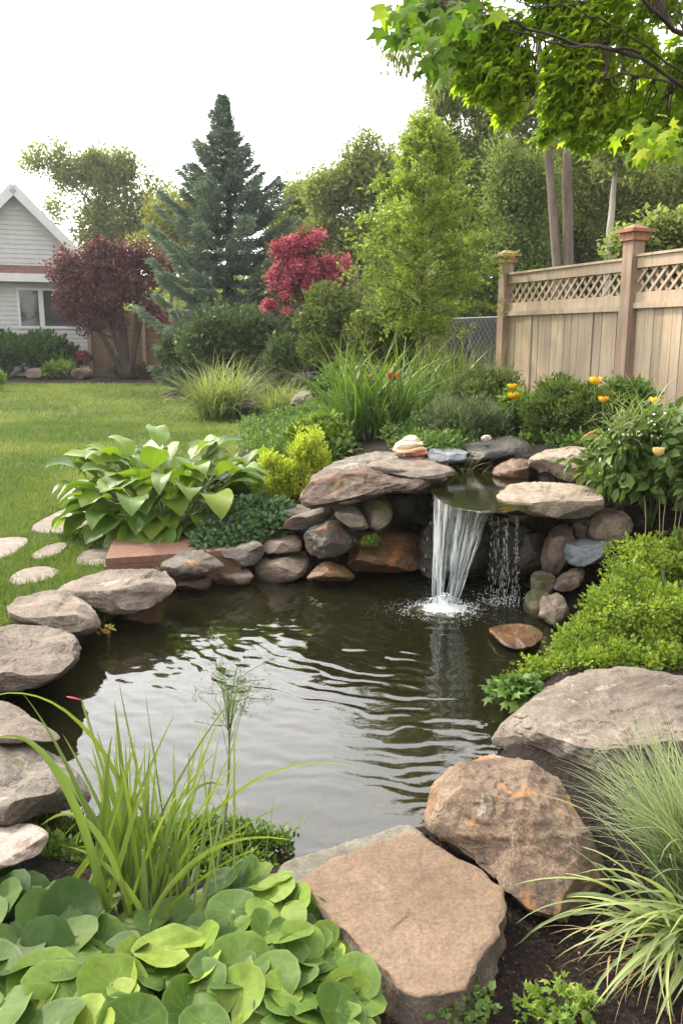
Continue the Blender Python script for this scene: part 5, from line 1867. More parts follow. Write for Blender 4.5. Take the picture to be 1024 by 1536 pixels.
reeds(B, [a[0] for a in main], [a[1] for a in main], [a[3] * 1.05 for a in main], [a[2] for a in main], M_REED, reed)
nB = 62
tp = [(R.normal(215, 70), R.uniform(1090, 1330)) for _ in range(nB)]
B = np.array([rb + [R.normal(0, .09), R.normal(0, .06), -.01] for _ in tp])
reeds(B, tp, R.uniform(1.95, 2.3, nB), R.uniform(.008, .017, nB), R.uniform(.42, .9, nB), M_REED, reed, 'inner_blades')
# feathery herb stalk
hb2 = at_z(322, 1330, 0.0)
herb = thing('feathery_herb', 'slender herb stalk with a feathery top rising over the water', 'herb', hb2)
top = at_y(341, 1035, 2.45)
tip2 = at_y(384, 1010, 2.5)
mb = MB()
s = np.linspace(0, 1, 14)[:, None]
st_p = hb2 * (1 - s) + top * s + np.array([.02, 0, 0]) * np.sin(s * np.pi)
mb.tube(st_p, np.linspace(.0055, .003, 14), 6)
tips = []
for k in range(30):
    b_ = st_p[R.integers(8, 14)]
    e = at_y(R.normal(352, 22), R.normal(1030, 22), 2.45 + R.normal(0, .04))
    mb.tube(np.stack([b_, (b_ + e) / 2 + [0, 0, .012], e]), .0011, 4)
    tips.append(e)
mb.build('stalks', M_STEM, herb, smooth=True)
C = np.array(tips)
V, F, v = clump_leaves(C, .020, 42, .012, .0022, 'dia', .4, .9, .5, 0, .3)
obj('foliage', V, F, leaf_mat('feather_leaf', G_MID, .3), herb, attr=v)
bud = thing('flower_bud', 'long red bud tip on a thin reed at the dark water edge', 'flower bud', at_z(205, 1395, 0))
e0, e1 = at_y(100, 1045, 2.25), at_y(123, 1050, 2.25)
MB().tube(np.stack([e0, e0 * .6 + e1 * .4, e1]), np.array([.001, .0032, .0022]), 6).build('bud', plain_mat('red_bud', (.42, .06, .08), .5), bud, smooth=True)
s = np.linspace(0, 1, 12)[:, None]
q0 = at_z(190, 1380, 0)
MB().tube((1 - s) ** 2 * q0 + 2 * s * (1 - s) * (q0 * .5 + e1 * .5 + [.03, 0, .06]) + s ** 2 * e1, .002, 5).build('stem', M_STEM, bud, smooth=True)

# leafy filler on the bank behind the round leaves
M_FILL = leaf_mat('filler_leaf', [(.1, (.045, .09, .018)), (.5, (.09, .155, .03)), (.92, (.17, .24, .05)), (.98, (.4, .32, .08))], .35)
fill = thing('bank_plants', 'small leafy filler plants along the near water edge', 'plants', at_z(270, 1290, -.02))
C, _ = ellipse_pts([(240, 1275, 190, 40), (60, 1290, 70, 40, .1), (390, 1290, 50, 30, .15), (300, 1250, 120, 30, .2), (130, 1235, 90, 22, .2)], 2.25, 300, 2, .25)
C[:, 2] = np.maximum(ground_z(C[:, 0], C[:, 1]), WZ) + R.uniform(.0, .055, len(C))
V, F, v = clump_leaves(C, .035, 26, .022, .011, 'oval', .5, .7, .7, 0, .5)
obj('foliage', V, F, M_FILL, fill, attr=v)
V, F, A = blades(C[:200] - [0, 0, .03], R.random(200) * 6.28, R.uniform(.08, .26, 200), .004, R.uniform(0, .8, 200), R.uniform(.2, 1.4, 200), 6, 2)
obj('blades', V, F, M_REED, fill, attr=A)

# round leaved plants at the bottom
def round_leaves(C, Nn, rad_, az, v, notch=.16, nr=6, na=26, cup=.12, ruff=.055):
    Vs, vv, ww, tt = [], [], [], []
    th = np.linspace(.03, 2 * np.pi - .03, na)
    rr = np.linspace(0, 1, nr)
    T, Rr = np.meshgrid(th, rr, indexing='ij')
    for k in range(len(C)):
        n_ = nrm(Nn[k])
        a = np.array([math.sin(az[k]), math.cos(az[k]), 0])
        a = nrm(a - n_ * (a @ n_))
        b = np.cross(n_, a)
        ph, ph2 = R.random(2) * 6.28
        # the notch sits at the stalk; the blade is a little wider than long
        q_ = np.minimum(T, 2 * np.pi - T)
        shp = (1 + .06 * np.cos(T * 2 + ph)) * (1 - .42 * np.exp(-(q_ / .20) ** 2) + .12 * np.exp(-((q_ - .75) / .4) ** 2)) + .02 * np.sin(T * 11 + ph2)
        x = -np.cos(T) * Rr * shp
        y = np.sin(T) * Rr * shp * 1.08
        cup_k = R.uniform(-.12, .18)
        fold = R.uniform(.0, .28)
        z = cup_k * Rr ** 2 + ruff * Rr ** 2 * (np.sin(T * 3 + ph) + .6 * np.sin(T * 5 + ph2)) - .12 * np.abs(np.sin(T / 2)) ** 8 * Rr * 0 + fold * (np.sqrt(y * y + .02) - .14)
        Vs.append((C[k] + rad_[k] * (x[..., None] * a + y[..., None] * b + z[..., None] * n_)).reshape(-1, 3))
        vv.append(np.full(T.size, v[k]))
        ww.append(((T - np.pi) / np.pi).ravel())
        tt.append(Rr.ravel())
    i, j = np.meshgrid(np.arange(na - 1), np.arange(nr - 1), indexing='ij')
    f = np.stack([i * nr + j, (i + 1) * nr + j, (i + 1) * nr + j + 1, i * nr + j + 1], -1).reshape(-1, 4)
    F = (f[None] + (np.arange(len(C)) * na * nr)[:, None, None]).reshape(-1, 4)
    return np.concatenate(Vs), [F], {'v': np.concatenate(vv), 'w': np.concatenate(ww), 't': np.concatenate(tt)}


def round_mat(name, stops, vein, trans=.28, rough=.55):
    """veins fan from the stalk"""
    m, n, l = new_mat(name)
    a, wv, tv = [n.new('ShaderNodeAttribute') for _ in range(3)]
    a.attribute_name, wv.attribute_name, tv.attribute_name = 'v', 'w', 't'
    tc = n.new('ShaderNodeTexCoord')
    no = noise_tex(n, l, tc.outputs['Object'], 26, 5, .65)
    c = ramp(n, l, math_n(n, l, 'ADD', a.outputs['Fac'], math_n(n, l, 'MULTIPLY', math_n(n, l, 'SUBTRACT', no, .5), .45)), stops)
    ph = math_n(n, l, 'MULTIPLY', wv.outputs['Fac'], 6.5)
    fr = math_n(n, l, 'ABSOLUTE', math_n(n, l, 'SUBTRACT', math_n(n, l, 'FRACT', math_n(n, l, 'ADD', ph, .5)), .5))
    wdt = math_n(n, l, 'DIVIDE', .022, math_n(n, l, 'ADD', tv.outputs['Fac'], .10))
    sv = math_n(n, l, 'SUBTRACT', 1.0, math_n(n, l, 'DIVIDE', fr, wdt), clamp=True)
    sv = math_n(n, l, 'MULTIPLY', sv, smooth_map(n, l, tv.outputs['Fac'], 1.0, .45))
    core = smooth_map(n, l, tv.outputs['Fac'], .14, .0)
    vf = math_n(n, l, 'MAXIMUM', math_n(n, l, 'MULTIPLY', sv, .7), core)
    c = mixc(n, l, math_n(n, l, 'MULTIPLY', vf, .75), c, vein)
    spot = noise_tex(n, l, tc.outputs['Object'], 60, 3, .6)
    c = mixc(n, l, .45, c, ramp(n, l, spot, [(.3, (.55, .58, .5)), (.5, (1, 1, 1)), (.7, (1.35, 1.3, 1.1))]), 'MULTIPLY')
    c = mixc(n, l, math_n(n, l, 'MULTIPLY', smooth_map(n, l, tv.outputs['Fac'], .88, 1.0), .14), c, vein)
    p = n.new('ShaderNodeBsdfPrincipled')
    l.new(c, p.inputs['Base Color'])
    p.inputs['Roughness'].default_value = rough
    p.inputs['Specular IOR Level'].default_value = .25
    b = n.new('ShaderNodeBump')
    b.inputs['Strength'].default_value = .3
    b.inputs['Distance'].default_value = .003
    l.new(math_n(n, l, 'SUBTRACT', math_n(n, l, 'MULTIPLY', no, .8), vf), b.inputs['Height'])
    l.new(b.outputs[0], p.inputs['Normal'])
    tr = n.new('ShaderNodeBsdfTranslucent')
    l.new(mixc(n, l, 1.0, c, (1.5, 1.5, .7), 'MULTIPLY'), tr.inputs['Color'])
    mx = n.new('ShaderNodeMixShader')
    mx.inputs[0].default_value = trans
    l.new(p.outputs[0], mx.inputs[1])
    l.new(tr.outputs[0], mx.inputs[2])
    o = n.new('ShaderNodeOutputMaterial')
    l.new(mx.outputs[0], o.inputs[0])
    return m


M_ROUND = round_mat('round_leaf', [(0, (.038, .080, .012)), (.45, (.080, .145, .019)), (.8, (.135, .205, .027)), (1, (.22, .28, .04))], (.30, .38, .13))
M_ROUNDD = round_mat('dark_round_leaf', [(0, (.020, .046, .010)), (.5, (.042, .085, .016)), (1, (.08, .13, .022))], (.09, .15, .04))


def leaf_patch(name, label, region, n, rpx, mat, zr, seed, Yb=None, az0=None):
    rg = np.random.default_rng(seed)
    poly = np.array(region, float)
    pts = []
    lo, hi = poly.min(0), poly.max(0)
    tries = 0
    while len(pts) < n and tries < 6000:
        tries += 1
        p = rg.uniform(lo, hi)
        if poly_sd(np.array([p[0]]), np.array([p[1]]), poly)[0] < 0:
            continue
        dmin = min([np.hypot(*(p - q)) for q in pts], default=1e9)
        if dmin < rpx * (.66 if tries < 3000 else .42):
            continue
        pts.append(p)
    C, rads = [], []
    for p in pts:
        z = rg.uniform(*zr)
        w = at_z(p[0], p[1], z)
        g = gz(w[0], w[1])
        w = at_z(p[0], p[1], max(g, 0) + z)
        C.append(w)
        rads.append(rpx * rg.uniform(.55, .88) * np.linalg.norm(w - CAM) / F_PX)
    C = np.array(C)
    n = len(C)
    b = C.mean(0)
    b[2] = gz(b[0], b[1])
    root = thing(name, label, 'plant', b)
    Nn = np.stack([rg.normal(0, .34, n), rg.normal(-.16, .30, n), np.ones(n)], -1)
    V, F, A = round_leaves(C, Nn, np.array(rads), rg.random(n) * 6.28, rg.random(n))
    obj('leaves', V, F, mat, root, attr=A, smooth=True)
    mb = MB()
    for c_ in C:
        g = gz(c_[0], c_[1])
        o_ = np.array([c_[0] + rg.normal(0, .03), c_[1] + rg.normal(.03, .03), g - .01])
        s = np.linspace(0, 1, 5)[:, None]
        mb.tube(o_ * (1 - s) + c_ * s + np.array([0, .01, 0]) * np.sin(s * 3.14), .003, 5)
    mb.build('stalks', M_STEM, root, smooth=True)
    return root


leaf_patch('round_leaf_plant', 'light green round leaved plant beside the flat tan flagstone', [(330, 1320), (400, 1320), (440, 1355), (470, 1395), (505, 1430), (522, 1470), (535, 1540), (380, 1545), (350, 1460), (330, 1400)], 60, 46, M_ROUND, (.05, .14), 201)
leaf_patch('round_leaf_plant', 'round leaved plant at the bottom of the picture under the reeds', [(100, 1430), (250, 1420), (350, 1440), (380, 1545), (100, 1550)], 40, 50, M_ROUND, (.05, .14), 202)
leaf_patch('round_leaf_plant', 'yellowish green round leaved plant in the bottom left corner', [(-30, 1460), (100, 1440), (130, 1550), (-30, 1550)], 22, 50, M_ROUND, (.05, .16), 203)
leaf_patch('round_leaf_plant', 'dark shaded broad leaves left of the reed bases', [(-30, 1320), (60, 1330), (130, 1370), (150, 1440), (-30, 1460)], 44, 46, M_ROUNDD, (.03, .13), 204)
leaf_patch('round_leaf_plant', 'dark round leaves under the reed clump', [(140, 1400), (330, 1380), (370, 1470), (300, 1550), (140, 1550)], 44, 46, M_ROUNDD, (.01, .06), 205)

# near right: fine blue green tuft and strap leaved clump
M_FESCUE = blade_mat('fescue_blade', (.12, .17, .07), (.20, .27, .13), (.32, .37, .22), .3)
fb = at_z(1050, 1325, .03)
fes = thing('ornamental_grass', 'fine silvery green grass tuft leaning over the orange stained boulder', 'grass clump', fb)
nF = 700
a_ = np.concatenate([R.normal(-1.0, .55, int(nF * .65)), R.normal(.2, .9, nF - int(nF * .65))])
B = fb + np.stack([R.normal(0, .05, nF), R.normal(0, .05, nF), np.full(nF, -.01)], -1)
V, F, A = blades(B, a_, R.uniform(.26, .52, nF), R.uniform(.0028, .0058, nF), R.uniform(.05, .65, nF), R.uniform(.3, 1.25, nF), 9, 2)
obj('blades', V, F, M_FESCUE, fes, attr=A, smooth=True)
M_STRAP = blade_mat('strap_blade', (.10, .14, .05), (.17, .235, .085), (.27, .31, .13), .3)
sb = at_z(1030, 1400, .06)
strap = thing('strap_leaf_clump', 'drooping strap leaved clump with pale edges over the mulch', 'daylily', sb)
nF = 95
a_ = np.concatenate([R.normal(-1.75, .55, 60), R.normal(-2.9, .5, 35)])
B = sb + np.stack([R.normal(0, .04, nF), R.normal(0, .035, nF), np.full(nF, -.03)], -1)
V, F, A = blades(B, a_, R.uniform(.24, .42, nF), R.uniform(.010, .018, nF), R.uniform(.15, .8, nF), R.uniform(1.2, 2.2, nF), 12, 3, 1.1)
V[:, 2] = np.maximum(V[:, 2], ground_z(V[:, 0], V[:, 1]) + .004 + .006 * R.random(len(V)))
obj('blades', V, F, M_STRAP, strap, attr=A, smooth=True)
nF = 45
B = sb + np.stack([R.normal(-.03, .06, nF), R.normal(-.02, .06, nF), np.full(nF, -.03)], -1)
V, F, A = blades(B, R.normal(-2.0, .8, nF), R.uniform(.15, .36, nF), R.uniform(.002, .006, nF), R.uniform(.7, 1.3, nF), R.uniform(.9, 1.9, nF), 10, 2)
V[:, 2] = np.maximum(V[:, 2], ground_z(V[:, 0], V[:, 1]) + .003)
obj('dry_blades', V, F, blade_mat('dry_blade', (.13, .09, .05), (.22, .15, .08), (.33, .24, .14), .15, .7), strap, attr=A, smooth=True)
# seedlings in the mulch
for k, (bx, lab) in enumerate([((645, 1500, 740, 1545), 'low creeping sprig beside the broken edge of the flagstone'), ((780, 1490, 885, 1545), 'small bright sprig of lobed leaves at the bottom edge'), ((684, 1478, 716, 1500), 'tiny green sprout in the dark mulch')]):
    c = at_z((bx[0] + bx[2]) / 2, (bx[1] + bx[3]) / 2, .03)
    c[2] = gz(c[0], c[1])
    root = thing('seedling', lab, 'seedling', c)
    n_ = [22, 26, 5][k]
    C = np.array([at_z(R.uniform(bx[0], bx[2]), R.uniform(bx[1], bx[3]), .03) + [0, 0, R.uniform(0, .035)] for _ in range(n_)])
    V, F, v = clump_leaves(C, .016, 7, [.018, .022, .013][k], [.014, .018, .009][k], ['oval', 'maple', 'oval'][k], .6, .8, .5, 0, .8)
    obj('foliage', V, F, V3 if k else M_LOW, root, attr=v)
    stems_to(root, c, C[:8], M_STEM, .002, sag=.0)
# ------------------------------------------------------------------ trees
def tree(name, label, cat, ells, Y, n_cl, per, crm, L, Wl, mat, trunk=None, tr=.12, bark=None, kind='dia', shell=2.6, group=None, limbs=14, dsc=1.0, up=.2, out=.7, rnd=.7, droop=0, flat=.6, sq=1.0, vclump=.5, clear=None, tsides=9, esc=.5):
    """crown fills picture ellipses at distance Y; trunk is a list of picture points (base first) at Y"""
    C, _ = ellipse_pts(split_ells(ells, 4, esc), Y, n_cl, shell, dsc)
    if clear:                              # keep the bare trunk in sight
        pp = project(C)
        C = C[~((np.abs(pp[:, 0] - clear[0]) < clear[1] * (1 + (pp[:, 1] > 500))) & (C[:, 1] < Y) & (pp[:, 1] > clear[2]))]
    if trunk is None:
        e = ells[0]
        trunk = [(e[0], None), (e[0], e[1])]
    pts = []
    for px, py in trunk:
        if py is None:
            p = at_y(px, 560, Y)
            p[2] = gz(p[0], p[1]) - .05
        else:
            p = at_y(px, py, Y)
        pts.append(p)
    pts = np.array(pts)
    root = thing(name, label, cat, (pts[0][0], pts[0][1], pts[0][2] + .05), group)
    k = 14
    s = np.linspace(0, len(pts) - 1, k)
    P = np.stack([np.interp(s, np.arange(len(pts)), pts[:, c]) for c in range(3)], -1)
    P[1:-1] += R.normal(0, tr * .12, (k - 2, 3)) * [1, 1, .3]
    mb = MB().tube(P, np.linspace(tr, tr * .35, k), tsides)
    for q in R.choice(len(C), min(limbs, len(C)), False):
        t = C[q]
        b = P[int(np.clip(np.searchsorted(P[:, 2], t[2] - .55 * abs(t[0] - P[:, 0].mean()) - .2 * tr), 2, k - 2))]
        ss = np.linspace(0, 1, 8)[:, None]
        mid = (b + t) / 2 + R.normal(0, .05, 3) * np.linalg.norm(t - b) + [0, 0, .06 * np.linalg.norm(t - b)]
        mb.tube((1 - ss) ** 2 * b + 2 * ss * (1 - ss) * mid + ss ** 2 * t, tr * .42 * (1 - .85 * ss[:, 0]), 5)
    mb.build('trunk', bark or M_BARK, root, smooth=True)
    V, F, v = clump_leaves(C, crm, per, L, Wl, kind, up, out, rnd, droop, flat, vclump, sq)
    obj('crown', V, F, mat, root, attr=v)
    return root


M_SPR = leaf_mat('spruce_needles', [(.1, (.085, .13, .118)), (.5, (.165, .23, .212)), (.85, (.26, .33, .305)), (1, (.35, .41, .37))], .3, .6, .2, 1.1)
# --- blue spruce
SY = 22.0
sb_ = at_y(345, 560, SY)
sb_[2] = gz(sb_[0], sb_[1])
tp_ = at_y(343, 140, SY)
HS = tp_[2] - sb_[2]
spr = thing('spruce_tree', 'tall blue grey spruce with layered branches on the far lawn edge', 'spruce', sb_)
mb = MB().tube(np.stack([sb_ - [0, 0, .1], sb_ * .5 + tp_ * .5, tp_]), np.array([.16, .09, .012]), 8)
Ps, Ds, Ls = [], [], []
lev = []
z = .03
while z < .999:
    lev.append(z)
    z += .043 * (1.10 - z) + .013
for li, z in enumerate(lev):
    env = 2.35 * np.interp(z, [0, .12, .3, .5, .62, .75, .84, .93, 1], [.80, .86, .90, .78, .58, .40, .21, .085, .01]) * R.uniform(.90, 1.08)
    nb = int(13 - 7 * z)
    a0 = R.random() * 6.28
    for b in range(nb):
        a = a0 + b / nb * 6.283 + R.normal(0, .15)
        Lb = env * R.choice([R.uniform(.55, .8), R.uniform(.8, 1.02), R.uniform(1.0, 1.16)], p=[.3, .5, .2])
        T = np.array([math.sin(a), math.cos(a), 0])
        u = np.linspace(0, 1, 9)[:, None]
        dr = (.34 - .40 * z) * Lb
        p = sb_ + np.array([0, 0, z * HS]) + T * u * Lb + np.array([0, 0, 1]) * (-dr * np.sin(u * 2.2) + .24 * Lb * u ** 3 + .35 * z * Lb * u)
        mb.tube(p, np.linspace(.035 * (1 - z) + .012, .006, 9), 4, cap=False)
        m_ = int(120 * Lb + 22)
        for rep in range(3):
            uu = R.random(m_) ** .62
            c = np.stack([np.interp(uu, u[:, 0], p[:, k]) for k in range(3)], -1)
            sd = R.choice([-1, 1], m_)
            S = np.array([T[1], -T[0], 0])
            wsp = (.12 + .40 * Lb / 2.2) * (1 - .65 * uu) * R.random(m_)
            c = c + S * (sd * wsp)[:, None] + R.normal(0, .03, (m_, 3)) + np.array([0, 0, -1]) * (wsp * .16 + .03 * R.random(m_) * (Lb > .5))[:, None]
            Ps.append(c)
            Ds.append(T * .75 + S * (sd * .55)[:, None] + R.normal(0, .28, (m_, 3)) + np.array([0, 0, -.12 + .35 * z]))
            Ls.append(R.uniform(.09, .17, m_) * (.6 + .4 * min(1, Lb)))
mb.build('trunk', M_DKBARK, spr, smooth=True)
Ps, Ds, Ls = np.concatenate(Ps), np.concatenate(Ds), np.concatenate(Ls)
vv = np.clip(.5 * R.random(len(Ps)) + .55 * (fbm(Ps * 1.1, 2, 8) * .5 + .5), 0, 1)
V, F, v = leaf_mesh(Ps, Ds, rdir(len(Ps)) * .5 + [0, 0, 1], Ls, Ls * .26, 'dia', vv)
obj('needles', V, F, M_SPR, spr, attr=v)

# --- purple leaved tree
M_PUR = leaf_mat('purple_leaf', [(.1, (.06, .020, .026)), (.5, (.13, .042, .050)), (.9, (.25, .090, .095))], .3, .5, .3, 1.2)
tree('purple_tree', 'dark red purple leaved tree with several stems beside the house', 'tree',
     [(165, 410, 70, 40), (128, 420, 42, 44), (215, 405, 42, 36), (165, 440, 60, 40), (124, 462, 34, 28), (215, 450, 34, 36), (170, 385, 50, 20), (110, 440, 26, 30), (150, 480, 34, 20), (240, 400, 28, 32), (205, 380, 40, 18), (140, 378, 30, 16), (102, 408, 22, 24)], 27.0, 420, 90, .30, .10, .06, M_PUR,
     [(190, None), (186, 520), (172, 470), (165, 420)], .15, M_DKBARK, shell=2.8, limbs=26, droop=.2)
pt = bpy.data.objects['purple_tree']
mb = MB()
for tgt in ((150, 450), (205, 450), (215, 470), (180, 440), (128, 455)):
    b = at_y(190, 556, 27.0)
    b[2] = gz(b[0], b[1]) - .05
    t = at_y(*tgt, 27.0)
    s = np.linspace(0, 1, 9)[:, None]
    mb.tube((1 - s) ** 2 * b + 2 * s * (1 - s) * (b * .55 + t * .45 + R.normal(0, .12, 3)) + s ** 2 * t, np.linspace(.12, .05, 9), 7)
mb.build('stem', M_DKBARK, pt, smooth=True)

# --- crab apple in pink bloom over an olive shrub
M_CRAB = leaf_mat('crab_leaf', [(.1, (.06, .05, .02)), (.5, (.12, .075, .035)), (.9, (.17, .13, .045))], .25)
crab_e = [(430, 378, 34, 26), (470, 366, 34, 22), (480, 400, 48, 40), (445, 410, 36, 36), (420, 440, 24, 26), (500, 440, 44, 40), (460, 440, 34, 26)]
crab = tree('crab_apple', 'small tree covered in crimson pink blossom beside the spruce', 'tree', crab_e, 16.5, 170, 46, .20, .085, .045, M_CRAB, [(490, None), (484, 470), (470, 410)], .08, M_DKBARK, limbs=22)
C, _ = ellipse_pts(split_ells([(430, 376, 34, 24), (470, 364, 34, 20), (450, 395, 42, 32), (420, 425, 22, 32), (404, 460, 13, 14), (495, 395, 26, 34), (470, 430, 22, 24), (436, 470, 8, 8)], 4, .36), 16.2, 190, 2.0)
V, F, v = clump_leaves(C, .095, 40, .055, .045, 'dia', .2, .8, .6, .1, .3, vclump=.5)
M_BLOS = leaf_mat('blossom', [(.05, (.22, .03, .07)), (.5, (.46, .085, .15)), (.95, (.64, .24, .32))], .25, .6, .2, 1.1)
obj('blossom', V, F, M_BLOS, crab, attr=v)

# --- young light green tree with a thin trunk
M_YNG = leaf_mat('young_leaf', [(.05, (.09, .145, .030)), (.5, (.16, .23, .048)), (.95, (.27, .33, .078))], .55)
YY = 9.6
yb = at_y(629, 585, YY)
yb[2] = gz(yb[0], yb[1])
yt = at_y(640, 176, YY)
yng = thing('young_tree', 'young light green tree with one thin straight trunk left of the fence', 'tree', yb)
s_ = np.linspace(0, 1, 20)[:, None]
tk = yb * (1 - s_) + yt * s_ + np.stack([.02 * np.sin(s_[:, 0] * 7), .02 * np.sin(s_[:, 0] * 5 + 1), 0 * s_[:, 0]], -1)
tk[0, 2] -= .06
mb = MB().tube(tk, np.linspace(.034, .006, 20), 9)
HY_ = yt[2] - yb[2]
LP, LD = [], []
for i in range(150):
    hf = .25 + .73 * ((i + R.random()) / 150) ** .95
    prof = np.interp(hf, [.23, .30, .38, .47, .58, .70, .82, .92, 1.0], [.36, .72, 1.04, 1.12, .96, .70, .43, .21, .06])
    a = i * 2.39996 + R.normal(0, .3)
    Lb = prof * R.choice([R.uniform(.45, .75), R.uniform(.75, 1.0), R.uniform(1.0, 1.18)], p=[.4, .42, .18])
    T = np.array([math.sin(a), math.cos(a), 0])
    if T[1] < -.6 and hf < .45:
        Lb *= .35
    b = np.array([np.interp(hf, s_[:, 0], tk[:, k]) for k in range(3)])
    u = np.linspace(0, 1, 8)[:, None]
    el = R.uniform(.25, .65) + .35 * hf
    p = b + T * u * Lb * math.cos(el) / math.cos(.4) + np.array([0, 0, 1]) * (math.sin(el) * Lb * u - .32 * Lb * u ** 2)
    mb.tube(p, np.linspace(.010 * (1.1 - hf), .002, 8), 4, cap=False)
    nt = int(4 + 13 * Lb)
    for q in range(nt):
        uu = R.uniform(.22, 1.0)
        c = np.array([np.interp(uu, u[:, 0], p[:, k]) for k in range(3)])
        sd = nrm(T * .7 + R.normal(0, .6, 3) + [0, 0, .25])
        tl = R.uniform(.10, .26) * (1.15 - .4 * uu)
        m_ = R.integers(9, 17)
        w_ = R.random(m_)
        LP.append(c + sd * (w_ * tl)[:, None] + R.normal(0, .012, (m_, 3)) - np.array([0, 0, .10]) * (w_ ** 2 * tl)[:, None])
        LD.append(sd * .7 + R.normal(0, .55, (m_, 3)) + [0, 0, -.1])
        if q % 3 == 0:
            mb.tube(np.stack([c, c + sd * tl * .5, c + sd * tl - [0, 0, .1 * tl]]), .0016, 3, cap=False)
mb.build('trunk', M_TWIG, yng, smooth=True)
LP, LD = np.concatenate(LP), np.concatenate(LD)
sz = R.uniform(.034, .066, len(LP))
V, F, v = leaf_mesh(LP, LD, rdir(len(LP)) * .6 + [0, 0, .8], sz, sz * .46, 'dia', np.clip(.55 * R.random(len(LP)) + .45 * (fbm(LP * 2.2, 2, 4) * .7 + .5), 0, 1))
obj('crown', V, F, M_YNG, yng, attr=v)

# --- background trees
BG = 'trees behind the garden'
M_PALE_T = leaf_mat('pale_tree_leaf', [(.1, (.11, .145, .042)), (.5, (.18, .22, .066)), (.9, (.28, .31, .115))], .4, tint=1.6)
M_MID_T = leaf_mat('mid_tree_leaf', [(.1, (.125, .165, .046)), (.5, (.20, .25, .075)), (.9, (.29, .335, .115))], .42)
M_DRK_T = leaf_mat('dark_tree_leaf', [(.1, (.095, .14, .04)), (.5, (.15, .205, .06)), (.9, (.22, .275, .088))], .45)
M_YEL_T = leaf_mat('yellow_tree_leaf', [(.1, (.13, .15, .03)), (.5, (.21, .23, .045)), (.9, (.31, .31, .08))], .4)
tree('broadleaf_tree', 'airy broadleaf tree rising beyond the house roof on the left', 'tree',
     [(75, 245, 34, 24), (95, 285, 42, 44), (140, 240, 32, 28), (170, 250, 28, 24), (150, 300, 56, 56), (195, 268, 30, 36), (235, 295, 26, 34), (205, 320, 40, 40), (130, 350, 44, 36), (185, 360, 60, 30), (60, 240, 16, 14)],
     44, 330, 70, .60, .19, .11, M_PALE_T, [(150, None), (150, 400), (150, 300)], .20, shell=2.2, limbs=26, group=BG, dsc=.7)
tree('broadleaf_tree', 'yellow green tree between the purple tree and the spruce', 'tree', [(258, 345, 36, 44), (240, 372, 30, 26), (290, 330, 26, 34), (300, 380, 30, 40)], 38, 150, 90, .6, .17, .09, M_YEL_T, group=BG)
tree('broadleaf_tree', 'small green tree right of the spruce top', 'tree', [(448, 318, 30, 38), (470, 345, 40, 30), (430, 345, 26, 26), (440, 290, 14, 18)], 32, 150, 90, .5, .15, .08, M_MID_T, group=BG)
tree('broadleaf_tree', 'hazy pale green tree behind the crimson blossom tree', 'tree', [(540, 268, 56, 46), (500, 305, 44, 46), (585, 285, 46, 60), (520, 350, 60, 50), (560, 230, 30, 22)], 29, 330, 90, .5, .14, .075, M_PALE_T, group=BG, shell=2.3)
tree('tall_broadleaf_tree', 'tall feathery tree behind the young light green tree', 'tree',
     [(640, 200, 46, 40), (690, 170, 46, 46), (660, 250, 66, 50), (720, 230, 50, 70), (735, 150, 40, 40), (700, 320, 80, 70), (640, 330, 50, 50), (750, 300, 40, 60), (670, 150, 26, 26)], 21, 620, 90, .36, .10, .045, M_MID_T, [(700, None), (700, 380), (690, 230)], .2, kind='dia', group=BG, shell=2.3, droop=.2)
tree('tall_broadleaf_tree', 'dense green tree behind the left end of the wooden fence', 'tree', [(780, 330, 50, 70), (740, 400, 60, 80), (740, 470, 60, 50), (790, 390, 50, 50), (760, 270, 40, 40), (820, 300, 40, 60), (660, 430, 50, 60)], 18.5, 420, 90, .34, .09, .045, M_DRK_T, [(770, None), (770, 420)], .16, group=BG)
tree('tall_broadleaf_tree', 'grey green tree behind the pale birch stem', 'tree', [(950, 280, 70, 60), (890, 250, 60, 60), (1000, 330, 60, 50), (930, 210, 60, 40), (1040, 260, 60, 80), (880, 320, 40, 40), (860, 180, 50, 50)], 20, 460, 90, .38, .10, .05, M_MID_T, [(990, None), (985, 380), (960, 280)], .18, group=BG, shell=2.3)
tree('tall_broadleaf_tree', 'airy pale tree crown showing between the two brown trunks and the maple branch', 'tree', [(790, 190, 50, 50), (840, 230, 50, 60), (770, 260, 44, 50), (880, 170, 60, 40), (820, 140, 50, 36), (760, 160, 36, 40), (900, 240, 50, 50)], 26, 420, 80, .42, .12, .055, M_PALE_T, [(830, None), (830, 380), (820, 220)], .2, group=BG, shell=2.0, droop=.1, esc=.5)
tree('tall_broadleaf_tree', 'feathery pale tree at the right edge behind the maple leaves', 'tree', [(980, 220, 60, 50), (1030, 300, 60, 60), (960, 310, 50, 50), (1000, 150, 60, 40), (1050, 220, 50, 60)], 24, 360, 80, .42, .12, .055, M_PALE_T, [(1010, None), (1005, 380), (995, 250)], .2, group=BG, shell=2.0, droop=.1, esc=.5)
tree('tall_broadleaf_tree', 'dark shaded tree behind the two tall brown trunks', 'tree', [(810, 360, 60, 50), (880, 350, 60, 60), (940, 370, 60, 50), (1010, 390, 60, 50), (860, 290, 40, 40), (900, 410, 90, 30)], 23, 380, 90, .45, .12, .06, M_DRK_T, [(870, None), (870, 380)], .2, group=BG)
tree('broadleaf_tree', 'bright leaved bush with pale flecks above the right fence panel', 'shrub', [(990, 350, 44, 26), (1040, 345, 40, 30), (950, 362, 30, 20)], 11, 90, 46, .2, .07, .045, M_MID_T, [(1005, None), (1000, 370)], .05, group=BG, kind='oval')
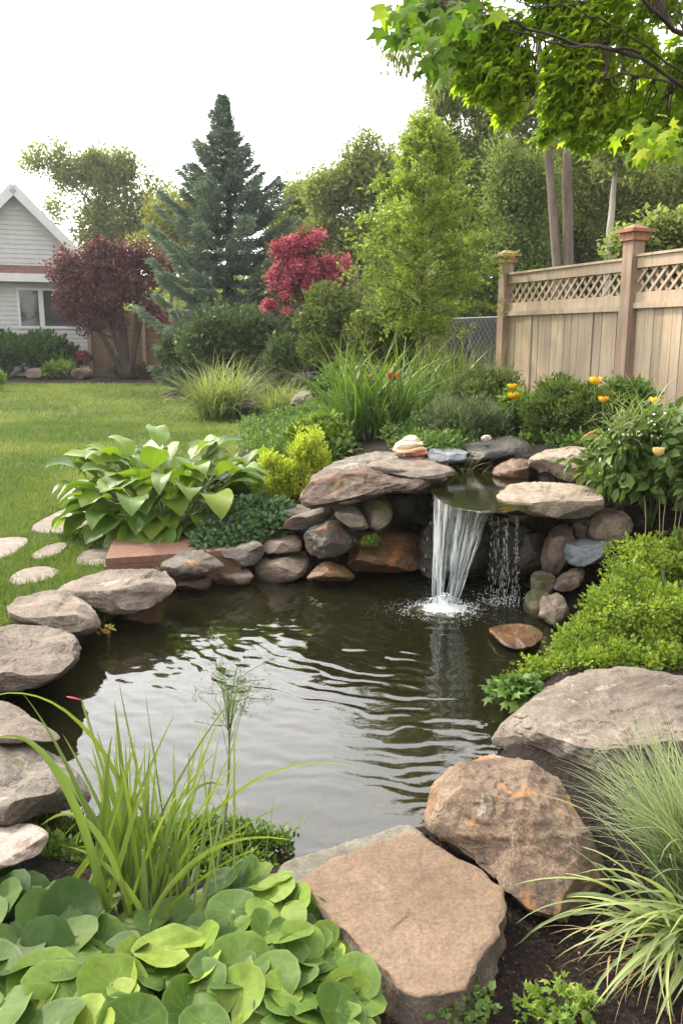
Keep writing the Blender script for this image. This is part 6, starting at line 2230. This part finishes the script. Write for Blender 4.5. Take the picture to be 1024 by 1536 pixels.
for k, (pts, r, mt, lab, nm, el) in enumerate([
        ([(838, None), (832, 330), (824, 240), (812, 150), (806, 60), (805, -80)], .098, M_REDBARK, 'left of two tall brown trunks rising behind the fence', 'tall_pine', [(800, -90, 60, 40), (830, -130, 60, 40)]),
        ([(850, None), (850, 330), (850, 240), (850, 150), (850, 60), (852, -80)], .112, M_REDBARK, 'right and thicker of two tall brown trunks rising behind the fence', 'tall_pine', [(860, -100, 60, 40), (890, -140, 60, 40)]),
        ([(905, None), (912, 360), (918, 300), (926, 240), (934, 180)], .085, M_BIRCH, 'slim pale birch trunk leaning behind the fence', 'birch_tree', [(930, 190, 60, 40), (950, 230, 44, 30)])]):
    tree(nm, lab, 'tree', el, 15.5 if k < 2 else 16.5, 60, 50, .4, .13, .06, M_MID_T, pts, r * .95, mt, limbs=8, tsides=12, dsc=1.2)

# --- shrubs in the middle distance
M_SHD = leaf_mat('shade_shrub_leaf', [(.1, (.03, .058, .022)), (.5, (.06, .098, .038)), (.9, (.105, .15, .06))], .25)
shrub('broad_shrub', 'wide dark green shrub under the spruce', 'shrub', (262, 462, 430, 580), 18.5, .11, .055, M_SHD, 190, 60, .22, depth=1.1)
shrub('broad_shrub', 'spiky grey green shrub behind the smaller grass tuft', 'shrub', (398, 505, 470, 585), 16.8, .13, .03, M_SHD, 80, 60, .26, up=.9)
shrub('broad_shrub', 'dark bush in the gap between the spruce and the olive shrub', 'shrub', (425, 470, 505, 600), 18.0, .10, .05, leaf_mat('gap_leaf', G_DARK, .2), 90, 60, .25)
shrub('broad_shrub', 'tall olive shrub under the crimson blossom tree', 'shrub', (442, 430, 552, 600), 14.0, .085, .04, leaf_mat('olive_leaf', G_OLIVE, .3), 190, 60, .2)
shrub('broad_shrub', 'olive shrub with small buds left of the young tree trunk', 'shrub', (520, 450, 632, 600), 11.5, .065, .034, leaf_mat('olive_leaf', G_OLIVE, .3), 190, 60, .2)
shrub('broad_shrub', 'green shrub right of the young tree trunk before the mesh fence', 'shrub', (636, 532, 700, 605), 10.0, .06, .022, M_FINE2, 110, 55, .24)
shrub('broad_shrub', 'leafy bush behind the rounded boulder', 'shrub', (470, 545, 560, 625), 11.0, .07, .04, M_LOW, 80, 50, .26, 'oval')
shrub('clipped_hedge', 'dark green hedge along the house wall', 'hedge', (-120, 508, 132, 568), 28.2, .20, .10, leaf_mat('hedge_leaf', [(.1, (.02, .055, .012)), (.5, (.04, .095, .02)), (.9, (.08, .15, .03))], .25), 300, 46, .16, depth=.9, up=.8)
shrub('low_leafy_plant', 'small bright green plant between the two field stones', 'plant', (66, 545, 112, 568), 27.3, .16, .08, leaf_mat('bright_leaf', G_BRIGHT, .3), 30, 40, .35)
shrub('flowering_bush', 'small crimson bush at the house corner', 'shrub', (112, 528, 136, 554), 27.8, .11, .06, leaf_mat('crimson_leaf', [(.1, (.06, .02, .025)), (.5, (.14, .03, .05)), (.9, (.25, .07, .10))], .2), 26, 40, .35)
shrub('flower_bed', 'strip of low red and purple flowers under the purple tree', 'flowers', (160, 550, 250, 569), 27.4, .11, .07, leaf_mat('bed_flowers', [(.1, (.03, .05, .02)), (.5, (.05, .045, .03)), (.8, (.14, .035, .06)), (.95, (.28, .13, .05))], .2), 60, 40, .2)
shrub('low_leafy_plant', 'bright yellow green tuft at the left frame edge on the lawn', 'plant', (-26, 560, 10, 586), 22, .10, .05, leaf_mat('bright_leaf', G_BRIGHT, .3), 24, 40, .35)
shrub('broad_shrub', 'dark low bush at the foot of the spruce beside the flower strip', 'shrub', (236, 500, 300, 572), 20.5, .10, .05, M_SHD, 70, 60, .26)

# far woodland closing the view
nn = 2600
px = R.uniform(-700, 1800, nn)
hh = np.interp(px, [-700, 0, 240, 420, 480, 640, 900, 1800], [60, 40, 70, 100, 140, 190, 220, 220]) * R.random(nn) ** .7
Cw = np.array([at_y(a, 530 - b, 52 + R.normal(0, 3)) for a, b in zip(px, hh)])
V, F, v = clump_leaves(Cw, 1.7, 40, .62, .36, 'dia', .2)
tag(obj('far_woodland', V, F, M_MID_T, attr=v), 'hazy far woodland closing the view behind the garden', 'woodland', kind='stuff')
nn = 1100
px = R.uniform(560, 1500, nn)
hh = R.uniform(0, 260, nn)
Cw = np.array([at_y(a, 540 - b, 29 + R.normal(0, 1.2)) for a, b in zip(px, hh)])
V, F, v = clump_leaves(Cw, .7, 80, .16, .08, 'dia', .2)
tag(obj('woodland_edge', V, F, M_MID_T, attr=v), 'dense dark undergrowth of the wood behind the wooden fence', 'undergrowth', kind='stuff')

# ------------------------------------------------------------------ overhanging maple
M_MAP = leaf_mat('maple_leaf', [(.02, (.09, .165, .012)), (.45, (.19, .29, .020)), (.85, (.32, .40, .035)), (.97, (.38, .43, .045))], .62, .6, .2, 2.1, veins=.25)
M_MAPD = leaf_mat('deep_maple_leaf', [(.02, (.035, .085, .008)), (.5, (.075, .15, .014)), (.9, (.15, .23, .02)), (.99, (.20, .27, .03))], .5, .6, .18, 1.9, veins=.35)
TB = np.array([4.3, 5.2, 0])
TB[2] = gz(TB[0], TB[1])
maple = thing('maple_tree', 'maple whose leafy branches hang into the top right corner', 'maple', TB)
mb = MB()
fork = TB + [.0, 0, 2.3]
mb.tube(np.stack([TB - [0, 0, .1], TB + [.05, 0, 1.2], fork, fork + [.2, .1, 1.5], fork + [.1, .2, 3]]), np.array([.20, .16, .14, .10, .05]), 12)
br_px = [([(1180, 60, 4.9), (1024, 62, 4.7), (985, 20, 4.6), (950, -15, 4.5), (900, -60, 4.3)], .034),
         ([(1180, 240, 4.9), (1024, 130, 4.6), (960, 80, 4.5), (890, 70, 4.4), (850, 62, 4.3), (790, 45, 4.2), (735, 20, 4.1)], .026),
         ([(960, 80, 4.5), (900, 68, 4.4), (860, 75, 4.3), (800, 52, 4.2), (760, 48, 4.1), (732, 22, 4.0)], .014),
         ([(880, 2, 4.2), (830, 10, 4.1), (790, 10, 4.0), (760, -2, 3.9)], .011),
         ([(1024, 128, 4.7), (950, 110, 4.8), (890, 120, 4.9), (850, 138, 5.0), (800, 142, 5.0)], .012),
         ([(1024, 110, 4.7), (960, 60, 4.6), (900, 30, 4.5), (860, 10, 4.4), (800, -20, 4.2)], .012),
         ([(1150, 190, 4.8), (1050, 190, 4.6), (1010, 200, 4.5), (985, 215, 4.4)], .012),
         ([(900, -60, 4.3), (800, -60, 4.0), (720, -30, 3.6), (660, 5, 3.2), (625, 10, 3.05)], .012)]
ends = []
for k, (pp, r) in enumerate(br_px):
    P = np.array([at_y(*a) for a in pp])
    if k in (0, 1, 6):
        P = np.concatenate([[fork + [0, 0, -.2 + .25 * (k == 0)]], P])
    s = np.linspace(0, len(P) - 1, 22)
    Q = np.stack([np.interp(s, np.arange(len(P)), P[:, c]) for c in range(3)], -1)
    for _ in range(3):
        Q[1:-1] = .25 * Q[:-2] + .5 * Q[1:-1] + .25 * Q[2:]
    Q[1:-1] += R.normal(0, .006, (20, 3))
    mb.tube(Q, np.linspace(r * .55, r * .16, 22), 7)
    ends.append(Q)
allb = np.concatenate(ends)
M_E = [(650, 20, 66, 30), (700, 50, 70, 50), (770, 60, 80, 70), (840, 110, 90, 80), (910, 60, 90, 70), (930, 150, 90, 64), (1000, 60, 70, 80), (880, 170, 60, 36), (790, 120, 60, 48), (1000, 190, 50, 40), (840, 20, 100, 40), (720, 10, 80, 40), (1060, 120, 60, 90), (950, 0, 100, 40), (900, -60, 200, 50), (750, 150, 26, 40), (830, 200, 26, 18), (990, 215, 30, 16), (690, 100, 36, 30), (735, 120, 50, 40), (765, 165, 36, 30), (700, 90, 50, 36), (870, 195, 50, 26), (940, 205, 50, 22)]
nL = 11500
P, _ = ellipse_pts(split_ells(M_E, 5, .5), 5.0, nL, 2.0, .6)
P[:, 1] = P[:, 1]
# twigs: every clump of leaves is carried by a twig from the nearest branch point
for q in range(240):
    t = P[q]
    b = allb[np.argmin(((allb - t) ** 2).sum(1))]
    if np.linalg.norm(t - b) > 1.6:
        continue
    s = np.linspace(0, 1, 7)[:, None]
    mb.tube(b * (1 - s) + t * s + np.array([0, 0, .12]) * np.linalg.norm(t - b) * np.sin(s * np.pi) + R.normal(0, .01, (7, 3)) * (s > 0) * (s < 1), .0045 * (1 - .6 * s[:, 0]), 4, cap=False)
mb.build('trunk', M_DKBARK, maple, smooth=True)
ou = nrm(P - np.array([3.6, 5.2, 3.2]))
D = ou * .55 + rdir(nL) * .55 + [0, 0, -.45]
N = rdir(nL) * .55 + [0, 0, .9] + ou * .3
sz = R.uniform(.040, .085, nL)
vm = np.clip(.35 * R.random(nL) + .65 * (fbm(P * 2.0, 3, 91) * .7 + .5), 0, 1)
V, F, v = leaf_mesh(P, D, N, sz, sz * .80, 'maple', vm)
obj('crown', V, F, M_MAP, maple, attr=v)
# the nearest spray of large leaves, top left of the canopy
nL = 120
e = np.array([(622, 22), (650, 20), (640, 50), (668, 30), (600, 18), (660, 60), (690, 20), (640, 78), (655, 95), (700, 45), (720, 25), (675, 75), (610, 45), (630, 5)], float)
pk_ = e[R.integers(0, len(e), nL)] + R.normal(0, 12, (nL, 2))
P = np.array([at_y(a, b, 3.1 + R.normal(0, .12)) for a, b in pk_])
D = np.stack([R.normal(-.5, .5, nL), R.normal(-.2, .4, nL), R.normal(-.65, .35, nL)], -1)
N = np.stack([R.normal(-.2, .5, nL), R.normal(-.5, .4, nL), R.uniform(.1, 1, nL)], -1)
sz = R.uniform(.05, .09, nL)
V, F, v = leaf_mesh(P, D, N, sz, sz * .9, 'maple')
obj('leaf_spray', V, F, M_MAPD, maple, attr=v)
nL = 60
pk_ = np.stack([R.normal(985, 26, nL), R.normal(212, 14, nL)], -1)
P = np.array([at_y(a, b, 4.2 + R.normal(0, .1)) for a, b in pk_])
D = np.stack([R.normal(-.5, .4, nL), R.normal(-.2, .4, nL), R.normal(-.7, .3, nL)], -1)
N = np.stack([R.normal(-.2, .5, nL), R.normal(-.5, .4, nL), R.uniform(.1, 1, nL)], -1)
sz = R.uniform(.06, .10, nL)
V, F, v = leaf_mesh(P, D, N, sz, sz * .9, 'maple')
obj('leaf_spray', V, F, M_MAP, maple, attr=v)
# thin hanging sprays of narrow leaves left of the canopy
C = np.array([at_y(R.normal(a, 8), R.uniform(b0, b1), 4.6) for a, b0, b1 in [(590, 62, 105)] * 12 + [(604, 50, 110)] * 10 + [(650, 118, 140)] * 6])
V, F, v = clump_leaves(C, .05, 9, .05, .009, 'lance', 0, .2, .35, 1.0, .3)
obj('hanging_leaves', V, F, M_MID_T, maple, attr=v)
mb = MB()
for c_ in C[::2]:
    t = c_ + [0, 0, .04]
    b = allb[np.argmin(((allb - t) ** 2).sum(1))]
    s = np.linspace(0, 1, 8)[:, None]
    mb.tube((1 - s) ** 2 * b + 2 * s * (1 - s) * ((b + t) / 2 + [0, 0, .25]) + s ** 2 * t, .0022, 4, cap=False)
mb.build('hanging_twigs', M_TWIG, maple, smooth=True)

# ------------------------------------------------------------------ thin summer haze
m, n, l = new_mat('haze')
pv = n.new('ShaderNodeVolumePrincipled')
pv.inputs['Color'].default_value = (.93, .95, .96, 1)
pv.inputs['Density'].default_value = .0007
pv.inputs['Anisotropy'].default_value = .3
o = n.new('ShaderNodeOutputMaterial')
l.new(pv.outputs[0], o.inputs['Volume'])
hz = MB().box((0, 185, 11.0), (560, 440, 26)).build('haze', m)
tag(hz, 'thin pale haze in the air', 'haze', kind='stuff')
